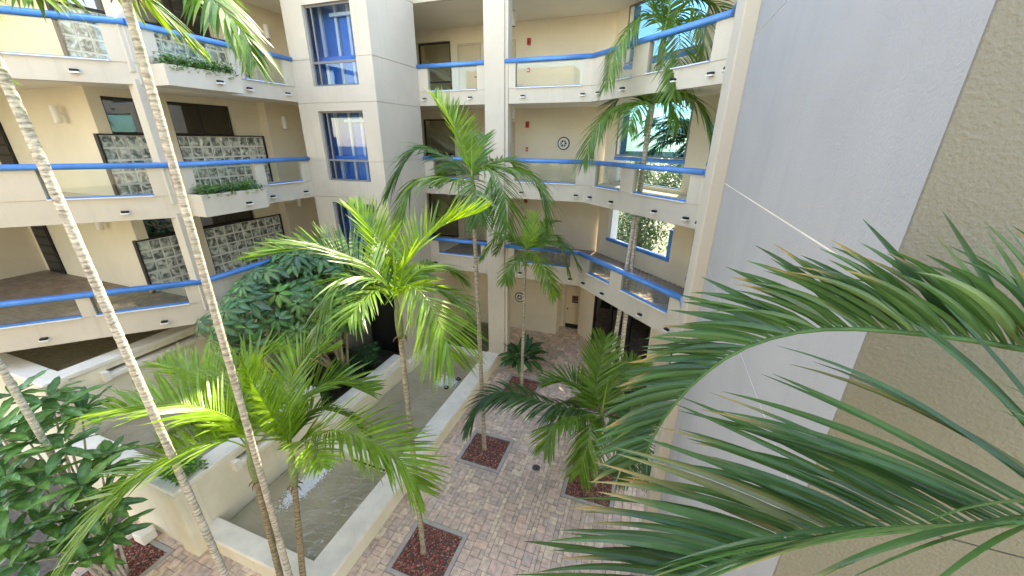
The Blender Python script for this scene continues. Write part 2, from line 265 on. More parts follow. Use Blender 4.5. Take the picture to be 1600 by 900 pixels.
FRONDS = {
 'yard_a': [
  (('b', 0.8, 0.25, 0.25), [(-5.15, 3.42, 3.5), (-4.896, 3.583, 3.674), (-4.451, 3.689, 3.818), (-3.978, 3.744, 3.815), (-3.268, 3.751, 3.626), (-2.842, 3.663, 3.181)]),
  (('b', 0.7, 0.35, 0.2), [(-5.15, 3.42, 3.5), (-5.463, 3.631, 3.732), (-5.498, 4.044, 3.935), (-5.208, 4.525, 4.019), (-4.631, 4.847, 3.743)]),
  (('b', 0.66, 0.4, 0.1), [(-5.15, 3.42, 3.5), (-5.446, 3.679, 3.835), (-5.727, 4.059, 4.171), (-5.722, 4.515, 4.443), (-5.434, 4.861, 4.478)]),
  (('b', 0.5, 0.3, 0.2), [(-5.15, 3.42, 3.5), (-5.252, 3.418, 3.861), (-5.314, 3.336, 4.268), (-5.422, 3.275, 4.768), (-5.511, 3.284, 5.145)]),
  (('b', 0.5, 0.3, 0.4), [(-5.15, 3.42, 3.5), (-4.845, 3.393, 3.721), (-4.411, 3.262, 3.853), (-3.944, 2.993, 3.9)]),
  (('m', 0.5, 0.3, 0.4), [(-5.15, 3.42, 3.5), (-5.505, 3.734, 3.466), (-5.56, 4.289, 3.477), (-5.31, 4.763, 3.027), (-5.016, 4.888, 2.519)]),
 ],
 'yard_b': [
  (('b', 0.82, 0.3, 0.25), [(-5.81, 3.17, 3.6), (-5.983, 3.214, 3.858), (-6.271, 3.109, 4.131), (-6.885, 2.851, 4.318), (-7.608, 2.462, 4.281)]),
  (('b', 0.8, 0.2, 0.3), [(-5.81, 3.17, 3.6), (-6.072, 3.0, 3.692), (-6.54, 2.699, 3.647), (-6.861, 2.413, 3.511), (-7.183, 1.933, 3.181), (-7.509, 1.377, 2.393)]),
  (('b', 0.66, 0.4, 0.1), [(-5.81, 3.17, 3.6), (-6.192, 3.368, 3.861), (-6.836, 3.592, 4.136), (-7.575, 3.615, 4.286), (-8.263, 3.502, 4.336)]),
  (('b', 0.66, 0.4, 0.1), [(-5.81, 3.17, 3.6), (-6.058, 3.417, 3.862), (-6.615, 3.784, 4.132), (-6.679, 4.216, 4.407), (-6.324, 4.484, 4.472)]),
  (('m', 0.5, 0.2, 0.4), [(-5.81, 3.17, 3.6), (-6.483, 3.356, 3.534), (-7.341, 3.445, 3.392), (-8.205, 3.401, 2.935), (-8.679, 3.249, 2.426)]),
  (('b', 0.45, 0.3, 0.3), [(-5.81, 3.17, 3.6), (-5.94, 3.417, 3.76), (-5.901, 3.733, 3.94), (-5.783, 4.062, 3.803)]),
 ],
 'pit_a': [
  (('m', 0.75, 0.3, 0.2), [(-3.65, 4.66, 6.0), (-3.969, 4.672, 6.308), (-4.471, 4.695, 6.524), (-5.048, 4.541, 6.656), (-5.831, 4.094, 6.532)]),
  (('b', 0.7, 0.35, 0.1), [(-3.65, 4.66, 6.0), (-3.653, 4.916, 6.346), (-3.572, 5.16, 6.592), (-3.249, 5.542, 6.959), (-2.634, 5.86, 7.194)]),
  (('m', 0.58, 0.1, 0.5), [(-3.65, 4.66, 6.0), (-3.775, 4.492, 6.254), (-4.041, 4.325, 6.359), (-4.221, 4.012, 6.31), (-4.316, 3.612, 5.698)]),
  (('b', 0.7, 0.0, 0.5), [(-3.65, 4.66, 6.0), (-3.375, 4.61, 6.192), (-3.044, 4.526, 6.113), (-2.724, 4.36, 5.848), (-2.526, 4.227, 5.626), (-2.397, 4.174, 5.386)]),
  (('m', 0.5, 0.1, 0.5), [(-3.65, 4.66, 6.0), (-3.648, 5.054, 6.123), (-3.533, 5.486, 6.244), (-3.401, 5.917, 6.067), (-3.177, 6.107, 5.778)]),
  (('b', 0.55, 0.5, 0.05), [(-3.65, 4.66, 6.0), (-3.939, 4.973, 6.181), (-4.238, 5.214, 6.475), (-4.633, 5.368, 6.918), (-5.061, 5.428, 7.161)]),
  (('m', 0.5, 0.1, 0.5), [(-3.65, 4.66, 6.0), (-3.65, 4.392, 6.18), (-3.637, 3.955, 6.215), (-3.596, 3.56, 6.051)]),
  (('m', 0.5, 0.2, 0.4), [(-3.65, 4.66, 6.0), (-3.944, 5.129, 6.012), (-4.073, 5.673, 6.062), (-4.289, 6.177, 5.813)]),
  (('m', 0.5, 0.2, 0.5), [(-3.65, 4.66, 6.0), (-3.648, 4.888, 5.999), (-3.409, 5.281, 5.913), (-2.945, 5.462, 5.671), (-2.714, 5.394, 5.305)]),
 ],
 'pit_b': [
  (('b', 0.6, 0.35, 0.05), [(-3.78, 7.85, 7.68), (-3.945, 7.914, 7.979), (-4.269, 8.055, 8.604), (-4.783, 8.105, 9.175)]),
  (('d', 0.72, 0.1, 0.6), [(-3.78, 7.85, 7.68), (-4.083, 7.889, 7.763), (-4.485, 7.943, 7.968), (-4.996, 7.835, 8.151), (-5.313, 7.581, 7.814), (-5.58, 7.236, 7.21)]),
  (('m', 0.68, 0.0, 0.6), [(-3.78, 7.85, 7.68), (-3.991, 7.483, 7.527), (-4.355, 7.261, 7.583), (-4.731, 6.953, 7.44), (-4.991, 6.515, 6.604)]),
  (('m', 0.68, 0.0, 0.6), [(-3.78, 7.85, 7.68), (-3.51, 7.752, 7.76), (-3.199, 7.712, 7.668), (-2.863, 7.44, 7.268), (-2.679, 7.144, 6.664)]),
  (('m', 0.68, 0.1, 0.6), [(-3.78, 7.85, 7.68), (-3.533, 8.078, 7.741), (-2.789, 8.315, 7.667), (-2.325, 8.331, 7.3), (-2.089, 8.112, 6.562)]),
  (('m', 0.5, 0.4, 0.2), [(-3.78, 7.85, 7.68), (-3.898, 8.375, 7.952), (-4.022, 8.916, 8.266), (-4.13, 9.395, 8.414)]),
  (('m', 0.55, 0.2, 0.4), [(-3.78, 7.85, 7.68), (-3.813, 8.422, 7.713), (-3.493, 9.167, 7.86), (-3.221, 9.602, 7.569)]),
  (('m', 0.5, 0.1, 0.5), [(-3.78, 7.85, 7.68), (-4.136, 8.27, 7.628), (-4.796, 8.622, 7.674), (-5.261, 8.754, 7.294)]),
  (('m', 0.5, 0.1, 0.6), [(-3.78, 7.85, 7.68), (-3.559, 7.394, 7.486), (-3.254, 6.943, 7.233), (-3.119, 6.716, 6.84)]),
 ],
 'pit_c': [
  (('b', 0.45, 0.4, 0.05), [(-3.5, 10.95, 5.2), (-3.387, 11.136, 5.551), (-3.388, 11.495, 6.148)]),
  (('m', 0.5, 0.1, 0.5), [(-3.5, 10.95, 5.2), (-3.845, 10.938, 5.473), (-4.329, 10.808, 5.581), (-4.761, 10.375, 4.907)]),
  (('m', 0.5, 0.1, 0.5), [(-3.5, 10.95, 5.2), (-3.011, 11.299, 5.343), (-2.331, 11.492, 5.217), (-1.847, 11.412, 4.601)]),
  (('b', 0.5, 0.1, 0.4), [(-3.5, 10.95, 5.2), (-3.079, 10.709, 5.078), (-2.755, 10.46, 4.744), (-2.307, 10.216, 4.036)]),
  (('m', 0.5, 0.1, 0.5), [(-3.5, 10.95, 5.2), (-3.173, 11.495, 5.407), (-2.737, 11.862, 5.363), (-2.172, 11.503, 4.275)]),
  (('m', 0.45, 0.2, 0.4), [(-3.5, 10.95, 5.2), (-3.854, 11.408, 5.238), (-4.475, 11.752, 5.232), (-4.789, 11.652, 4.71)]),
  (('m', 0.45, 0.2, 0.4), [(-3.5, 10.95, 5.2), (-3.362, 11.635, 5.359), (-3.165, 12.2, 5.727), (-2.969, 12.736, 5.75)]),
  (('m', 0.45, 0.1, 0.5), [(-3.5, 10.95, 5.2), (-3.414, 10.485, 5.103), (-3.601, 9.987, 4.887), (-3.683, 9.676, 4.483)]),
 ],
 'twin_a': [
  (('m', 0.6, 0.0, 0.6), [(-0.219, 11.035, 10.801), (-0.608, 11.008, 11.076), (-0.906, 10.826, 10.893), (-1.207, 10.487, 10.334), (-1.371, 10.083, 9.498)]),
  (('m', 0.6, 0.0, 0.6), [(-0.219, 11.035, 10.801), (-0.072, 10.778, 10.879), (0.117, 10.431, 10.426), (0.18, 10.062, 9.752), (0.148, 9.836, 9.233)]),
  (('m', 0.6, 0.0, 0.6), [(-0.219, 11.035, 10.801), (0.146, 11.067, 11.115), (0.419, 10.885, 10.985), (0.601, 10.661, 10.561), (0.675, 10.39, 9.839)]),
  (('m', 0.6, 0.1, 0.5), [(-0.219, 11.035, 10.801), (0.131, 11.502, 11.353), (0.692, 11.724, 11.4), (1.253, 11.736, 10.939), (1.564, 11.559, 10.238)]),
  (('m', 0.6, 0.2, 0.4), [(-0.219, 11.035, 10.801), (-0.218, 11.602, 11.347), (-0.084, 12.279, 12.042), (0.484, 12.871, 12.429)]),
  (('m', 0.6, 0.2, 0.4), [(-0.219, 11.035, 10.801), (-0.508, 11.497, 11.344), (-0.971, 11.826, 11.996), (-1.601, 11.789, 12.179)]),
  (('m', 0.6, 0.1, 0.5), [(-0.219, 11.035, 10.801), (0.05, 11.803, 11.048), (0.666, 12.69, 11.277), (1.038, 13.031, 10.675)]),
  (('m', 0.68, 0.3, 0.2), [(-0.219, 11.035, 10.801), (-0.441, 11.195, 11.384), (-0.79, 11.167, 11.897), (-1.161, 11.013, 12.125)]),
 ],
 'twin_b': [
  (('m', 0.68, 0.0, 0.6), [(-0.335, 11.054, 9.218), (-0.74, 10.907, 9.215), (-1.241, 10.651, 9.033), (-1.578, 10.326, 8.538), (-1.72, 9.986, 7.836)]),
  (('m', 0.68, 0.0, 0.6), [(-0.335, 11.054, 9.218), (-0.019, 11.255, 9.43), (0.594, 11.441, 9.345), (1.103, 11.362, 8.708), (1.302, 11.022, 7.711)]),
  (('m', 0.55, 0.0, 0.6), [(-0.335, 11.054, 9.218), (-0.154, 10.707, 9.324), (0.148, 10.404, 9.154), (0.378, 10.172, 8.669)]),
  (('m', 0.5, 0.1, 0.6), [(-0.335, 11.054, 9.218), (-0.498, 10.535, 9.207), (-0.657, 10.026, 8.941), (-0.702, 9.724, 8.524)]),
  (('d', 0.55, 0.2, 0.4), [(-0.335, 11.054, 9.218), (-0.1, 11.708, 9.492), (0.377, 12.377, 9.593), (0.88, 12.843, 9.177)]),
  (('d', 0.55, 0.2, 0.4), [(-0.335, 11.054, 9.218), (-0.643, 11.597, 9.422), (-1.173, 11.998, 9.474), (-1.478, 12.033, 8.997)]),
  (('m', 0.5, 0.3, 0.3), [(-0.335, 11.054, 9.218), (-0.262, 11.442, 9.543), (0.024, 11.729, 9.712), (0.432, 11.814, 9.561)]),
 ],
 'pit_d': [
  (('d', 0.68, 0.0, 0.5), [(-0.45, 7.65, 2.35), (-1.03, 7.361, 2.431), (-1.592, 7.115, 2.603), (-2.468, 6.911, 2.874), (-3.077, 6.633, 2.73), (-3.365, 6.266, 2.091)]),
  (('m', 0.68, 0.3, 0.1), [(-0.45, 7.65, 2.35), (-0.659, 7.935, 2.671), (-0.666, 8.354, 3.141), (-0.64, 8.714, 3.715)]),
  (('m', 0.55, 0.3, 0.2), [(-0.45, 7.65, 2.35), (-0.89, 7.803, 2.553), (-1.33, 7.961, 2.766), (-1.94, 7.81, 2.657)]),
  (('d', 0.72, 0.1, 0.4), [(-0.45, 7.65, 2.35), (-0.114, 7.78, 2.372), (0.532, 8.003, 2.349), (1.235, 7.952, 1.888), (1.454, 7.801, 1.329)]),
  (('m', 0.68, 0.2, 0.3), [(-0.45, 7.65, 2.35), (-0.4, 8.118, 2.612), (-0.02, 8.71, 2.885), (0.261, 9.18, 2.952)]),
  (('m', 0.55, 0.0, 0.7), [(-0.45, 7.65, 2.35), (-0.61, 7.055, 2.43), (-0.599, 6.643, 2.25), (-0.696, 6.261, 1.685)]),
  (('d', 0.55, 0.0, 0.7), [(-0.45, 7.65, 2.35), (-0.215, 7.227, 2.5), (0.107, 6.926, 2.32), (0.341, 6.611, 1.629)]),
  (('m', 0.55, 0.1, 0.5), [(-0.45, 7.65, 2.35), (-0.988, 7.146, 2.426), (-1.335, 6.706, 2.493), (-1.492, 6.265, 2.113)]),
  (('d', 0.55, 0.1, 0.5), [(-0.45, 7.65, 2.35), (-0.066, 8.294, 2.193), (0.516, 8.984, 2.253), (0.993, 9.138, 1.657)]),
  (('m', 0.55, 0.1, 0.5), [(-0.45, 7.65, 2.35), (-1.067, 8.049, 2.197), (-1.526, 8.376, 1.732), (-1.841, 8.302, 1.274)]),
  (('d', 0.55, 0.0, 0.6), [(-0.45, 7.65, 2.35), (-0.073, 7.507, 2.227), (0.457, 7.277, 2.037), (0.81, 7.049, 1.452)]),
 ],
 'tall': [
  (('m', 0.36, 0.0, 0.7), [(-4.98, 2.87, 10.35), (-4.269, 2.737, 9.682), (-3.889, 2.778, 9.588), (-3.626, 2.726, 9.371), (-3.367, 2.718, 9.125), (-3.246, 2.67, 8.903)]),
  (('m', 0.5, 0.0, 0.6), [(-4.98, 2.87, 10.35), (-5.174, 2.815, 9.834), (-5.732, 2.769, 9.931), (-6.154, 2.651, 9.738)]),
  (('m', 0.5, 0.2, 0.4), [(-4.98, 2.87, 10.35), (-5.046, 3.041, 9.994), (-5.325, 3.495, 10.507), (-5.335, 3.931, 10.745)]),
  (('m', 0.5, 0.2, 0.4), [(-4.98, 2.87, 10.35), (-4.361, 2.489, 9.714), (-4.056, 2.306, 9.834), (-3.887, 2.109, 9.761)]),
 ],
 'near': [
  (('n', 0.6, 0.95, 0.36), [(1.14, 1.237, 7.761), (0.925, 1.218, 7.821), (0.714, 1.205, 7.833), (0.487, 1.184, 7.815), (0.317, 1.159, 7.736), (0.195, 1.11, 7.615), (0.113, 1.047, 7.478), (0.081, 0.993, 7.375)]),
  (('n', 0.66, 0.8, 0.36), [(1.006, 0.944, 7.555), (0.847, 0.925, 7.537), (0.693, 0.903, 7.479), (0.518, 0.867, 7.406), (0.364, 0.822, 7.32), (0.225, 0.758, 7.233), (0.116, 0.693, 7.115)]),
 ],
}

# ------------------------------------------------------------------ ground and paving
struct(MB().box(-400, 400, -400, 400, -.30, -.06).build('ground', TERRAIN))
bed = struct(MB().prism([(-14, -2), (.9, -2), (.9, 6), (4, 6), (4, 10), (-2.2, 16.3), (-6, 16.3), (-6, 12.6), (-4.9, 12.6), (-4.9, 3.1), (-14, 3.1)], -.055, -.022).build('courtyard_paving', SAND))
PITS = [(-4.1, -3.0, 4.1, 5.2), (-4.1, -3.0, 7.2, 8.3), (-4.1, -3.0, 10.5, 11.5), (-1.1, 0.0, 7.1, 8.3), (-1.1, 0.1, 10.5, 11.6), (-9.9, -8.8, 1.7, 2.7), (-5.8, -4.7, 2.0, 3.0)]
PCOL = [(0.372, 0.284, 0.232), (0.354, 0.274, 0.225), (0.329, 0.26, 0.219), (0.301, 0.241, 0.206), (0.383, 0.304, 0.241), (0.415, 0.342, 0.263), (0.394, 0.291, 0.232), (0.337, 0.253, 0.203), (0.351, 0.284, 0.241)]
def paver_mb(w, d, col):
    g = .004; b = .009; mb = MB(); x, y = w/2-g, d/2-g
    vs = [(-x, -y, -.03), (x, -y, -.03), (x, y, -.03), (-x, y, -.03), (-x, -y, -.006), (x, -y, -.006), (x, y, -.006), (-x, y, -.006),
          (-x+b, -y+b, 0), (x-b, -y+b, 0), (x-b, y-b, 0), (-x+b, y-b, 0)]
    fs = [(0, 1, 5, 4), (1, 2, 6, 5), (2, 3, 7, 6), (3, 0, 4, 7), (4, 5, 9, 8), (5, 6, 10, 9), (6, 7, 11, 10), (7, 4, 8, 11), (8, 9, 10, 11)]
    return mb.add(vs, fs, 0, col)
def pave():
    rnd = random.Random(3); used = set(); M = .1; x0, y0 = -10.6, 1.2; nx, ny = 135, 150
    def ok(i, j):
        if (i, j) in used or i >= nx or j >= ny: return False
        x, y = x0+(i+.5)*M, y0+(j+.5)*M
        if x > .95 and y < 6.2: return False
        if x+y > 13.55 and y < 15.3 or x+y > 14.0: return False
        if x < -4.86 and 3.05 < y < 12.0: return False
        if x < -5.7 and y > 12: return False
        if x < -8.1 and y > 2.95: return False
        return not any(a-.06 < x < b+.06 and c-.06 < y < d+.06 for a, b, c, d in PITS)
    rest = MB(); shared = {}; near = []; items = []
    for j in range(ny):
        for i in range(nx):
            if not ok(i, j): continue
            sz = [(2, 2), (2, 2), (2, 2), (3, 2), (2, 3), (2, 1), (1, 2), (3, 3)]; rnd.shuffle(sz); sz += [(1, 2), (2, 1), (1, 1)]
            for w, d in sz:
                if all(ok(i+a, j+b) for a in range(w) for b in range(d)): break
            for a in range(w):
                for b in range(d): used.add((i+a, j+b))
            if (w, d) == (1, 2) or (w, d) == (2, 1) or rnd.random() < .12: k = rnd.choice([4, 5, 5, 0, 1, 3, 8])
            else: k = rnd.choice([0, 0, 1, 1, 2, 2, 3, 6, 6, 7, 4, 8, 3])
            cx, cy = x0+(i+w/2)*M, y0+(j+d/2)*M
            items.append((math.hypot(cx, cy), cx, cy, w, d, k))
    vis = [t for t in items if -4.8 < t[1] < -.6 and t[2] > 3.0+max(0, (t[1]+3.4)*.9)]
    vis.sort(); near = set(vis[:285])
    for t in items:
        _, cx, cy, w, d, k = t
        dz = rnd.uniform(-.0035, .0025); c = PCOL[k]; q = rnd.uniform(.88, 1.12); 
        if t in near:
            key = (w, d, k)
            if key not in shared: shared[key] = paver_mb(w*.1, d*.1, c).mesh('paver', PAVER)
            link('paver', shared[key], bed, (cx, cy, dz))
        else:
            p = paver_mb(w*.1, d*.1, tuple(v*q for v in c))
            rest.add([(x+cx, y+cy, z+dz) for x, y, z in p.v], p.f, 0, p.c)
    stuff(rest.build('pavers', PAVER, bed))
pave()
# tree pits with red lava rock
PITLBL = ['square bed of red lava rock under the nearest trunk beside the pool wall', 'square bed of red lava rock in the middle of the row beside the pool',
 'square bed of red lava rock in front of the potted plant', 'bed of red lava rock under the low spreading palm clump', 'bed of red lava rock at the foot of the tall twin palms',
 'red lava rock bed under the big leaved plant by the terrace wall', 'bed of red lava rock under the tall palm at the pool corner']
for k, (a, b, c, d) in enumerate(PITS):
    t = thing('planting_bed', PITLBL[k], 'planting bed', ((a+b)/2, (c+d)/2, 0), 'lava rock planting beds')
    e = .092
    for q in ((a-e, b+e, c-e, c), (a-e, b+e, d, d+e), (a-e, a, c, d), (b, b+e, c, d)):
        MB().box(*q, -.05, .006).build('edging', CONC, t, bevel=.004)
    MB().box(a, b, c, d, -.05, -.035).build('soil', SOIL, t)
    mb = MB(); rnd = random.Random(k)
    for i in range(1500):
        r = rnd.uniform(.010, .026); x = rnd.uniform(a+.015, b-.015); y = rnd.uniform(c+.015, d-.015); z = -.022+rnd.uniform(0, .035)
        col = rnd.choice([(.40, .13, .095), (.30, .085, .07), (.48, .19, .14), (.20, .07, .06), (.58, .34, .27), (.36, .14, .11)])
        vs = [Vector(u)*r*rnd.uniform(.7, 1.3) for u in ((1, 0, 0), (-1, 0, 0), (0, 1, 0), (0, -1, 0), (0, 0, .8), (0, 0, -.8))]
        ang = rnd.uniform(0, 6.28); ca, sa = math.cos(ang), math.sin(ang)
        mb.add([(x+v.x*ca-v.y*sa, y+v.x*sa+v.y*ca, z+v.z) for v in vs], [(0, 2, 4), (2, 1, 4), (1, 3, 4), (3, 0, 4), (2, 0, 5), (1, 2, 5), (3, 1, 5), (0, 3, 5)], 0, col)
    stuff(mb.build('lava_rock', LAVA, t))
t = thing('drain_cover', 'small round dark drain cover set in the paving', 'drain', (-2.01, 7.64, 0))
MB().lathe((-2.01, 7.64, -.005), [(.115, 0), (.115, .012), (.10, .014)], 24).build('rim', GREYF, t)
for q in range(5): MB().box(-2.01-.08, -2.01+.08, 7.64-.075+q*.033, 7.64-.06+q*.033, .008, .013).build('bar', BLACK, t)

# ------------------------------------------------------------------ pools and terrace walls
pool = thing('fountain_pool', 'long cream walled fountain pool beside the paved court', 'pool', (-6.4, 7.4, 0))
MB().box(-5.32, -4.86, 3.08, 12.0, -.05, .42).build('side_wall', POOLW, pool, bevel=.006)
MB().box(-5.36, -4.82, 3.04, 12.0, .42, .52).build('coping', COPING, pool, bevel=.012)
MB().box(-8.1, -5.321, 3.08, 3.40, -.05, .42).build('end_wall', POOLW, pool, bevel=.006)
MB().box(-8.1, -5.361, 3.04, 3.43, .42, .52).build('coping', COPING, pool, bevel=.012)
MB().box(-8.08, -5.322, 5.92, 6.18, -.05, .46).build('dividing_wall', COPING, pool, bevel=.012)
MB().box(-6.6, -5.6, 5.905, 5.925, .28, .33).build('slot_shade', BLACK, pool)  # black strip stands in for the shade inside a slot
MB().box(-8.08, -7.52, 6.181, 9.86, -.05, .92).build('inner_wall', POOLW, pool, bevel=.006)
MB().box(-8.10, -7.76, 6.181, 9.86, .92, 1.02).build('coping', COPING, pool, bevel=.012)
MB().box(-7.659, -7.50, 9.87, 12.0, -.05, .75).build('plinth', COPING, pool, bevel=.01)
MB().box(-7.50, -5.33, 11.75, 12.0, -.05, .5).build('end_wall', COPING, pool, bevel=.01)
MB().box(-8.08, -5.33, 3.41, 11.74, -.055, -.04).build('pool_floor', CONC, pool)
struct(MB().box(-8.08, -5.322, 3.401, 5.919, .02, .20).build('water', WATER))
struct(MB().box(-7.519, -5.322, 6.181, 11.749, .02, .34).build('water', WATER))
def splash(name, label, c, rx, ry, h, n, ang, grp):
    t = thing(name, label, 'fountain', c, grp); rnd = random.Random(int(c[1]*10)); mb = MB(); ca, sa = math.cos(ang), math.sin(ang)
    for i in range(n):
        u, v = rnd.gauss(0, .45), rnd.gauss(0, .45); r = rnd.uniform(.007, .02)
        x, y = u*rx*ca-v*ry*sa, u*rx*sa+v*ry*ca; zz = abs(rnd.gauss(0, .5))*h*max(.15, 1-(u*u+v*v))
        p = (c[0]+x, c[1]+y, c[2]+zz)
        vs = [(p[0]+a*r*rnd.uniform(.7, 1.5), p[1]+b*r*rnd.uniform(.7, 1.5), p[2]+d*r*.8) for a, b, d in ((1, 0, 0), (-1, 0, 0), (0, 1, 0), (0, -1, 0), (0, 0, 1), (0, 0, -1))]
        mb.add(vs, [(0, 2, 4), (2, 1, 4), (1, 3, 4), (3, 0, 4), (2, 0, 5), (1, 2, 5), (3, 1, 5), (0, 3, 5)])
    stuff(mb.build('spray', FOAM, t, smooth=True)); return t
t = splash('fountain_jet', 'bubbling white fountain jet in the far pool', (-6.0, 9.85, .34), .34, .30, .12, 3200, 0, None)
mb = MB(); rnd = random.Random(5)
prof = [(.06+.03*math.sin(i*1.7)-.05*(i/12)**1.5, i*.045) for i in range(13)]
mb.lathe((-6.0, 9.85, .33), [(max(r, .012), z) for r, z in prof], 14); mb.build('jet', FOAM, t, smooth=True)
for dx, dy in ((-.38, .05), (.18, -.30), (.35, .28)):
    MB().lathe((-6.0+dx, 9.85+dy, .30), [(.09, 0), (.09, .06), (.06, .09), (.055, .02)], 14).build('lamp', BLACK, t)
splash('cascade_splash', 'streak of white foaming water in the near pool', (-7.25, 5.0, .205), .22, .66, .05, 5200, 0, None)

def cascade(label, xf, th, y0, y1, zb, zt, s0, s1, back):
    t = thing('cascade_wall', label, 'wall', (xf, y0, zb)); x1 = xf-th
    zs = zt-.36                                                         # spill slot height
    mb = MB(); mb.box(x1, xf, y0+.001, y1, zb, zs); mb.box(x1, xf, y0+.001, s0, zs, zs+.12); mb.box(x1, xf, s1, y1, zs, zs+.12); mb.box(x1, xf, y0+.001, y1, zs+.12, zt-.1)
    mb.build('wall', POOLW, t)
    MB().box(x1-.05, xf+.03, y0-.03, y1, zt-.1, zt).build('coping', COPING, t, bevel=.012)
    MB().box(x1, xf+.05, y0-.05, y0+.36, zb, zt-.101).build('pilaster', POOLW, t, bevel=.006)
    MB().box(x1+.02, x1+.06, s0, s1, zs+.002, zs+.118).build('slot', BLACK, t)  # black backing puts the shade of the recess into its colour
    MB().box(xf-.1, xf+.13, s0, s1, zs-.09, zs+.015).build('lip', COPING, t, bevel=.006)
    for a, b in ((s0-.13, s0-.002), (s1+.002, s1+.13)): MB().box(xf-.05, xf+.15, a, b, zs-.11, zs+.13).build('cheek', COPING, t, bevel=.006)
    for q in range(int((s1-s0)/.12)): MB().box(xf+.045, xf+.075, s0+.06+q*.12, s0+.12+q*.12, zs+.0155, zs+.03).build('tooth', COPING, t)
    return t
cw = cascade('low cream terrace wall with a dark spill slot above the near pool', -8.1, .38, 2.92, 6.55, 0, 1.8, 4.1, 5.7, -11)
MB().box(-11.7, -8.481, 2.95, 3.30, 0, 1.7).build('return_wall', POOLW, cw)
MB().box(-11.7, -8.541, 2.90, 3.34, 1.7, 1.8).build('coping', COPING, cw, bevel=.012)
MB().box(-11.9, -8.482, 6.2, 6.55, 0, 1.7).build('back_wall', POOLW, cw)
cu = cascade('upper cream terrace wall with a long spill slot below the boarded walkway', -12.1, .38, 3.1, 7.4, 0, 3.2, 4.1, 6.2, -14)
MB().box(-16, -12.481, 3.12, 3.46, 0, 3.1).build('return_wall', POOLW, cu)
MB().box(-16, -12.54, 3.08, 3.5, 3.1, 3.2).build('coping', COPING, cu, bevel=.012)
struct(MB().box(-12.09, -8.485, 3.31, 6.19, 1.2, 1.46).build('water', WATER))
struct(MB().box(-16, -12.485, 3.47, 7.4, 2.4, 2.8).build('water', WATER))
t = thing('planter_wall', 'low planter filled with shrubs between the tower and the long pool', 'planter', (-9.5, 8, 0))
MB().box(-10.5, -8.11, 6.56, 9.8, 0, .86).build('soil', SOIL, t)

# ------------------------------------------------------------------ building helpers
FB = {1: 3.74, 2: 6.52, 3: 9.36, 4: 12.2}        # fascia bottom
CT = {1: 4.32, 2: 7.04, 3: 9.77, 4: 13.0}        # curb top
RT = {1: 4.93, 2: 7.78, 3: 10.56}                # rail top
FL = {1: 4.10, 2: 6.84, 3: 9.60, 4: 12.5}        # floor
def offset(pts, d):
    out = []; n = len(pts)
    for i in range(n):
        p = Vector(pts[i])
        ds = []
        if i > 0: ds.append((p-Vector(pts[i-1])).normalized())
        if i < n-1: ds.append((Vector(pts[i+1])-p).normalized())
        ns = [Vector((-q.y, q.x)) for q in ds]
        if len(ns) == 2:
            b = (ns[0]+ns[1]).normalized(); out.append(tuple(p+b*d/b.dot(ns[0])))
        else: out.append(tuple(p+ns[0]*d))
    return out
def band(pts, t, z0, z1, o=0):
    a = offset(pts, o); b = offset(pts, o+t); mb = MB()
    for i in range(len(a)-1): mb.prism([a[i], a[i+1], b[i+1], b[i]], z0, z1)
    return mb
def rail_mb(p0, p1, z, w=.088, h=.062):
    """rounded handrail profile swept along a straight run"""
    p0, p1 = Vector(p0), Vector(p1); d = (p1-p0).normalized(); n = Vector((-d.y, d.x)); prof = []
    for q in range(16):
        a = q*2*math.pi/16; c, s_ = math.cos(a), math.sin(a); e = .6
        prof.append((math.copysign(abs(c)**e, c)*w, math.copysign(abs(s_)**e, s_)*h))
    mb = MB(); vs = []
    for p in (p0, p1): vs += [(p.x+n.x*u, p.y+n.y*u, z-h+v) for u, v in prof]
    k = 16; fs = [(i, (i+1) % k, k+(i+1) % k, k+i) for i in range(k)] + [tuple(range(k-1, -1, -1)), tuple(range(k, 2*k))]
    return mb.add(vs, fs)
def railing(par, p0, p1, lv, panes, ext=.0):
    """panes: list of (s0, s1) metres along the run that hold glass; the rest are solid cream posts"""
    p0, p1 = Vector(p0), Vector(p1); d = (p1-p0).normalized(); n = Vector((-d.y, d.x)); Ln = (p1-p0).length
    z0, z1 = CT[lv], RT[lv]-.11
    hr = rail_mb(p0-d*ext, p1+d*ext, RT[lv]); hr.build('handrail', BLUE, par, smooth=True).data.polygons.foreach_set('use_smooth', [True]*16+[False]*2)
    cuts = [0]+[v for ab in panes for v in ab]+[Ln]
    for i in range(0, len(cuts), 2):
        a, b = cuts[i], cuts[i+1]
        if b-a > .03:
            c = p0+d*(a+b)/2+n*.06
            MB().obox(c, d, n, (b-a)/2, .075, z0+.001, z1).build('post', CREAM, par, bevel=.006)
    for a, b in panes:
        c = p0+d*(a+b)/2+n*.06
        g = MB().obox(c, d, n, (b-a)/2-.002, .006, z0+.03, z1+.02).build('glass_panel', GLASS, par)
        MB().obox(c-n*.0, d, n, (b-a)/2-.004, .03, z0+.001, z0+.045).build('channel', BLUE, g)
        MB().obox(c-n*.105, d, n, (b-a)/2-.004, .022, z0+.001, z0+.02).build('sill', WHITE, g)
SPOUT = MB().box(-.075, .075, -.07, .02, -.04, -.012, 0).box(-.06, .06, -.055, .02, -.011, .035, 1).mesh('drain_spout', [WHITE, BLACK])
def spout(par, p, nrm, z):
    ang = math.atan2(nrm[1], nrm[0])+math.pi/2
    link('drain_spout', SPOUT, par, (p[0]+nrm[0]*.02, p[1]+nrm[1]*.02, z), Quaternion((0, 0, 1), ang))
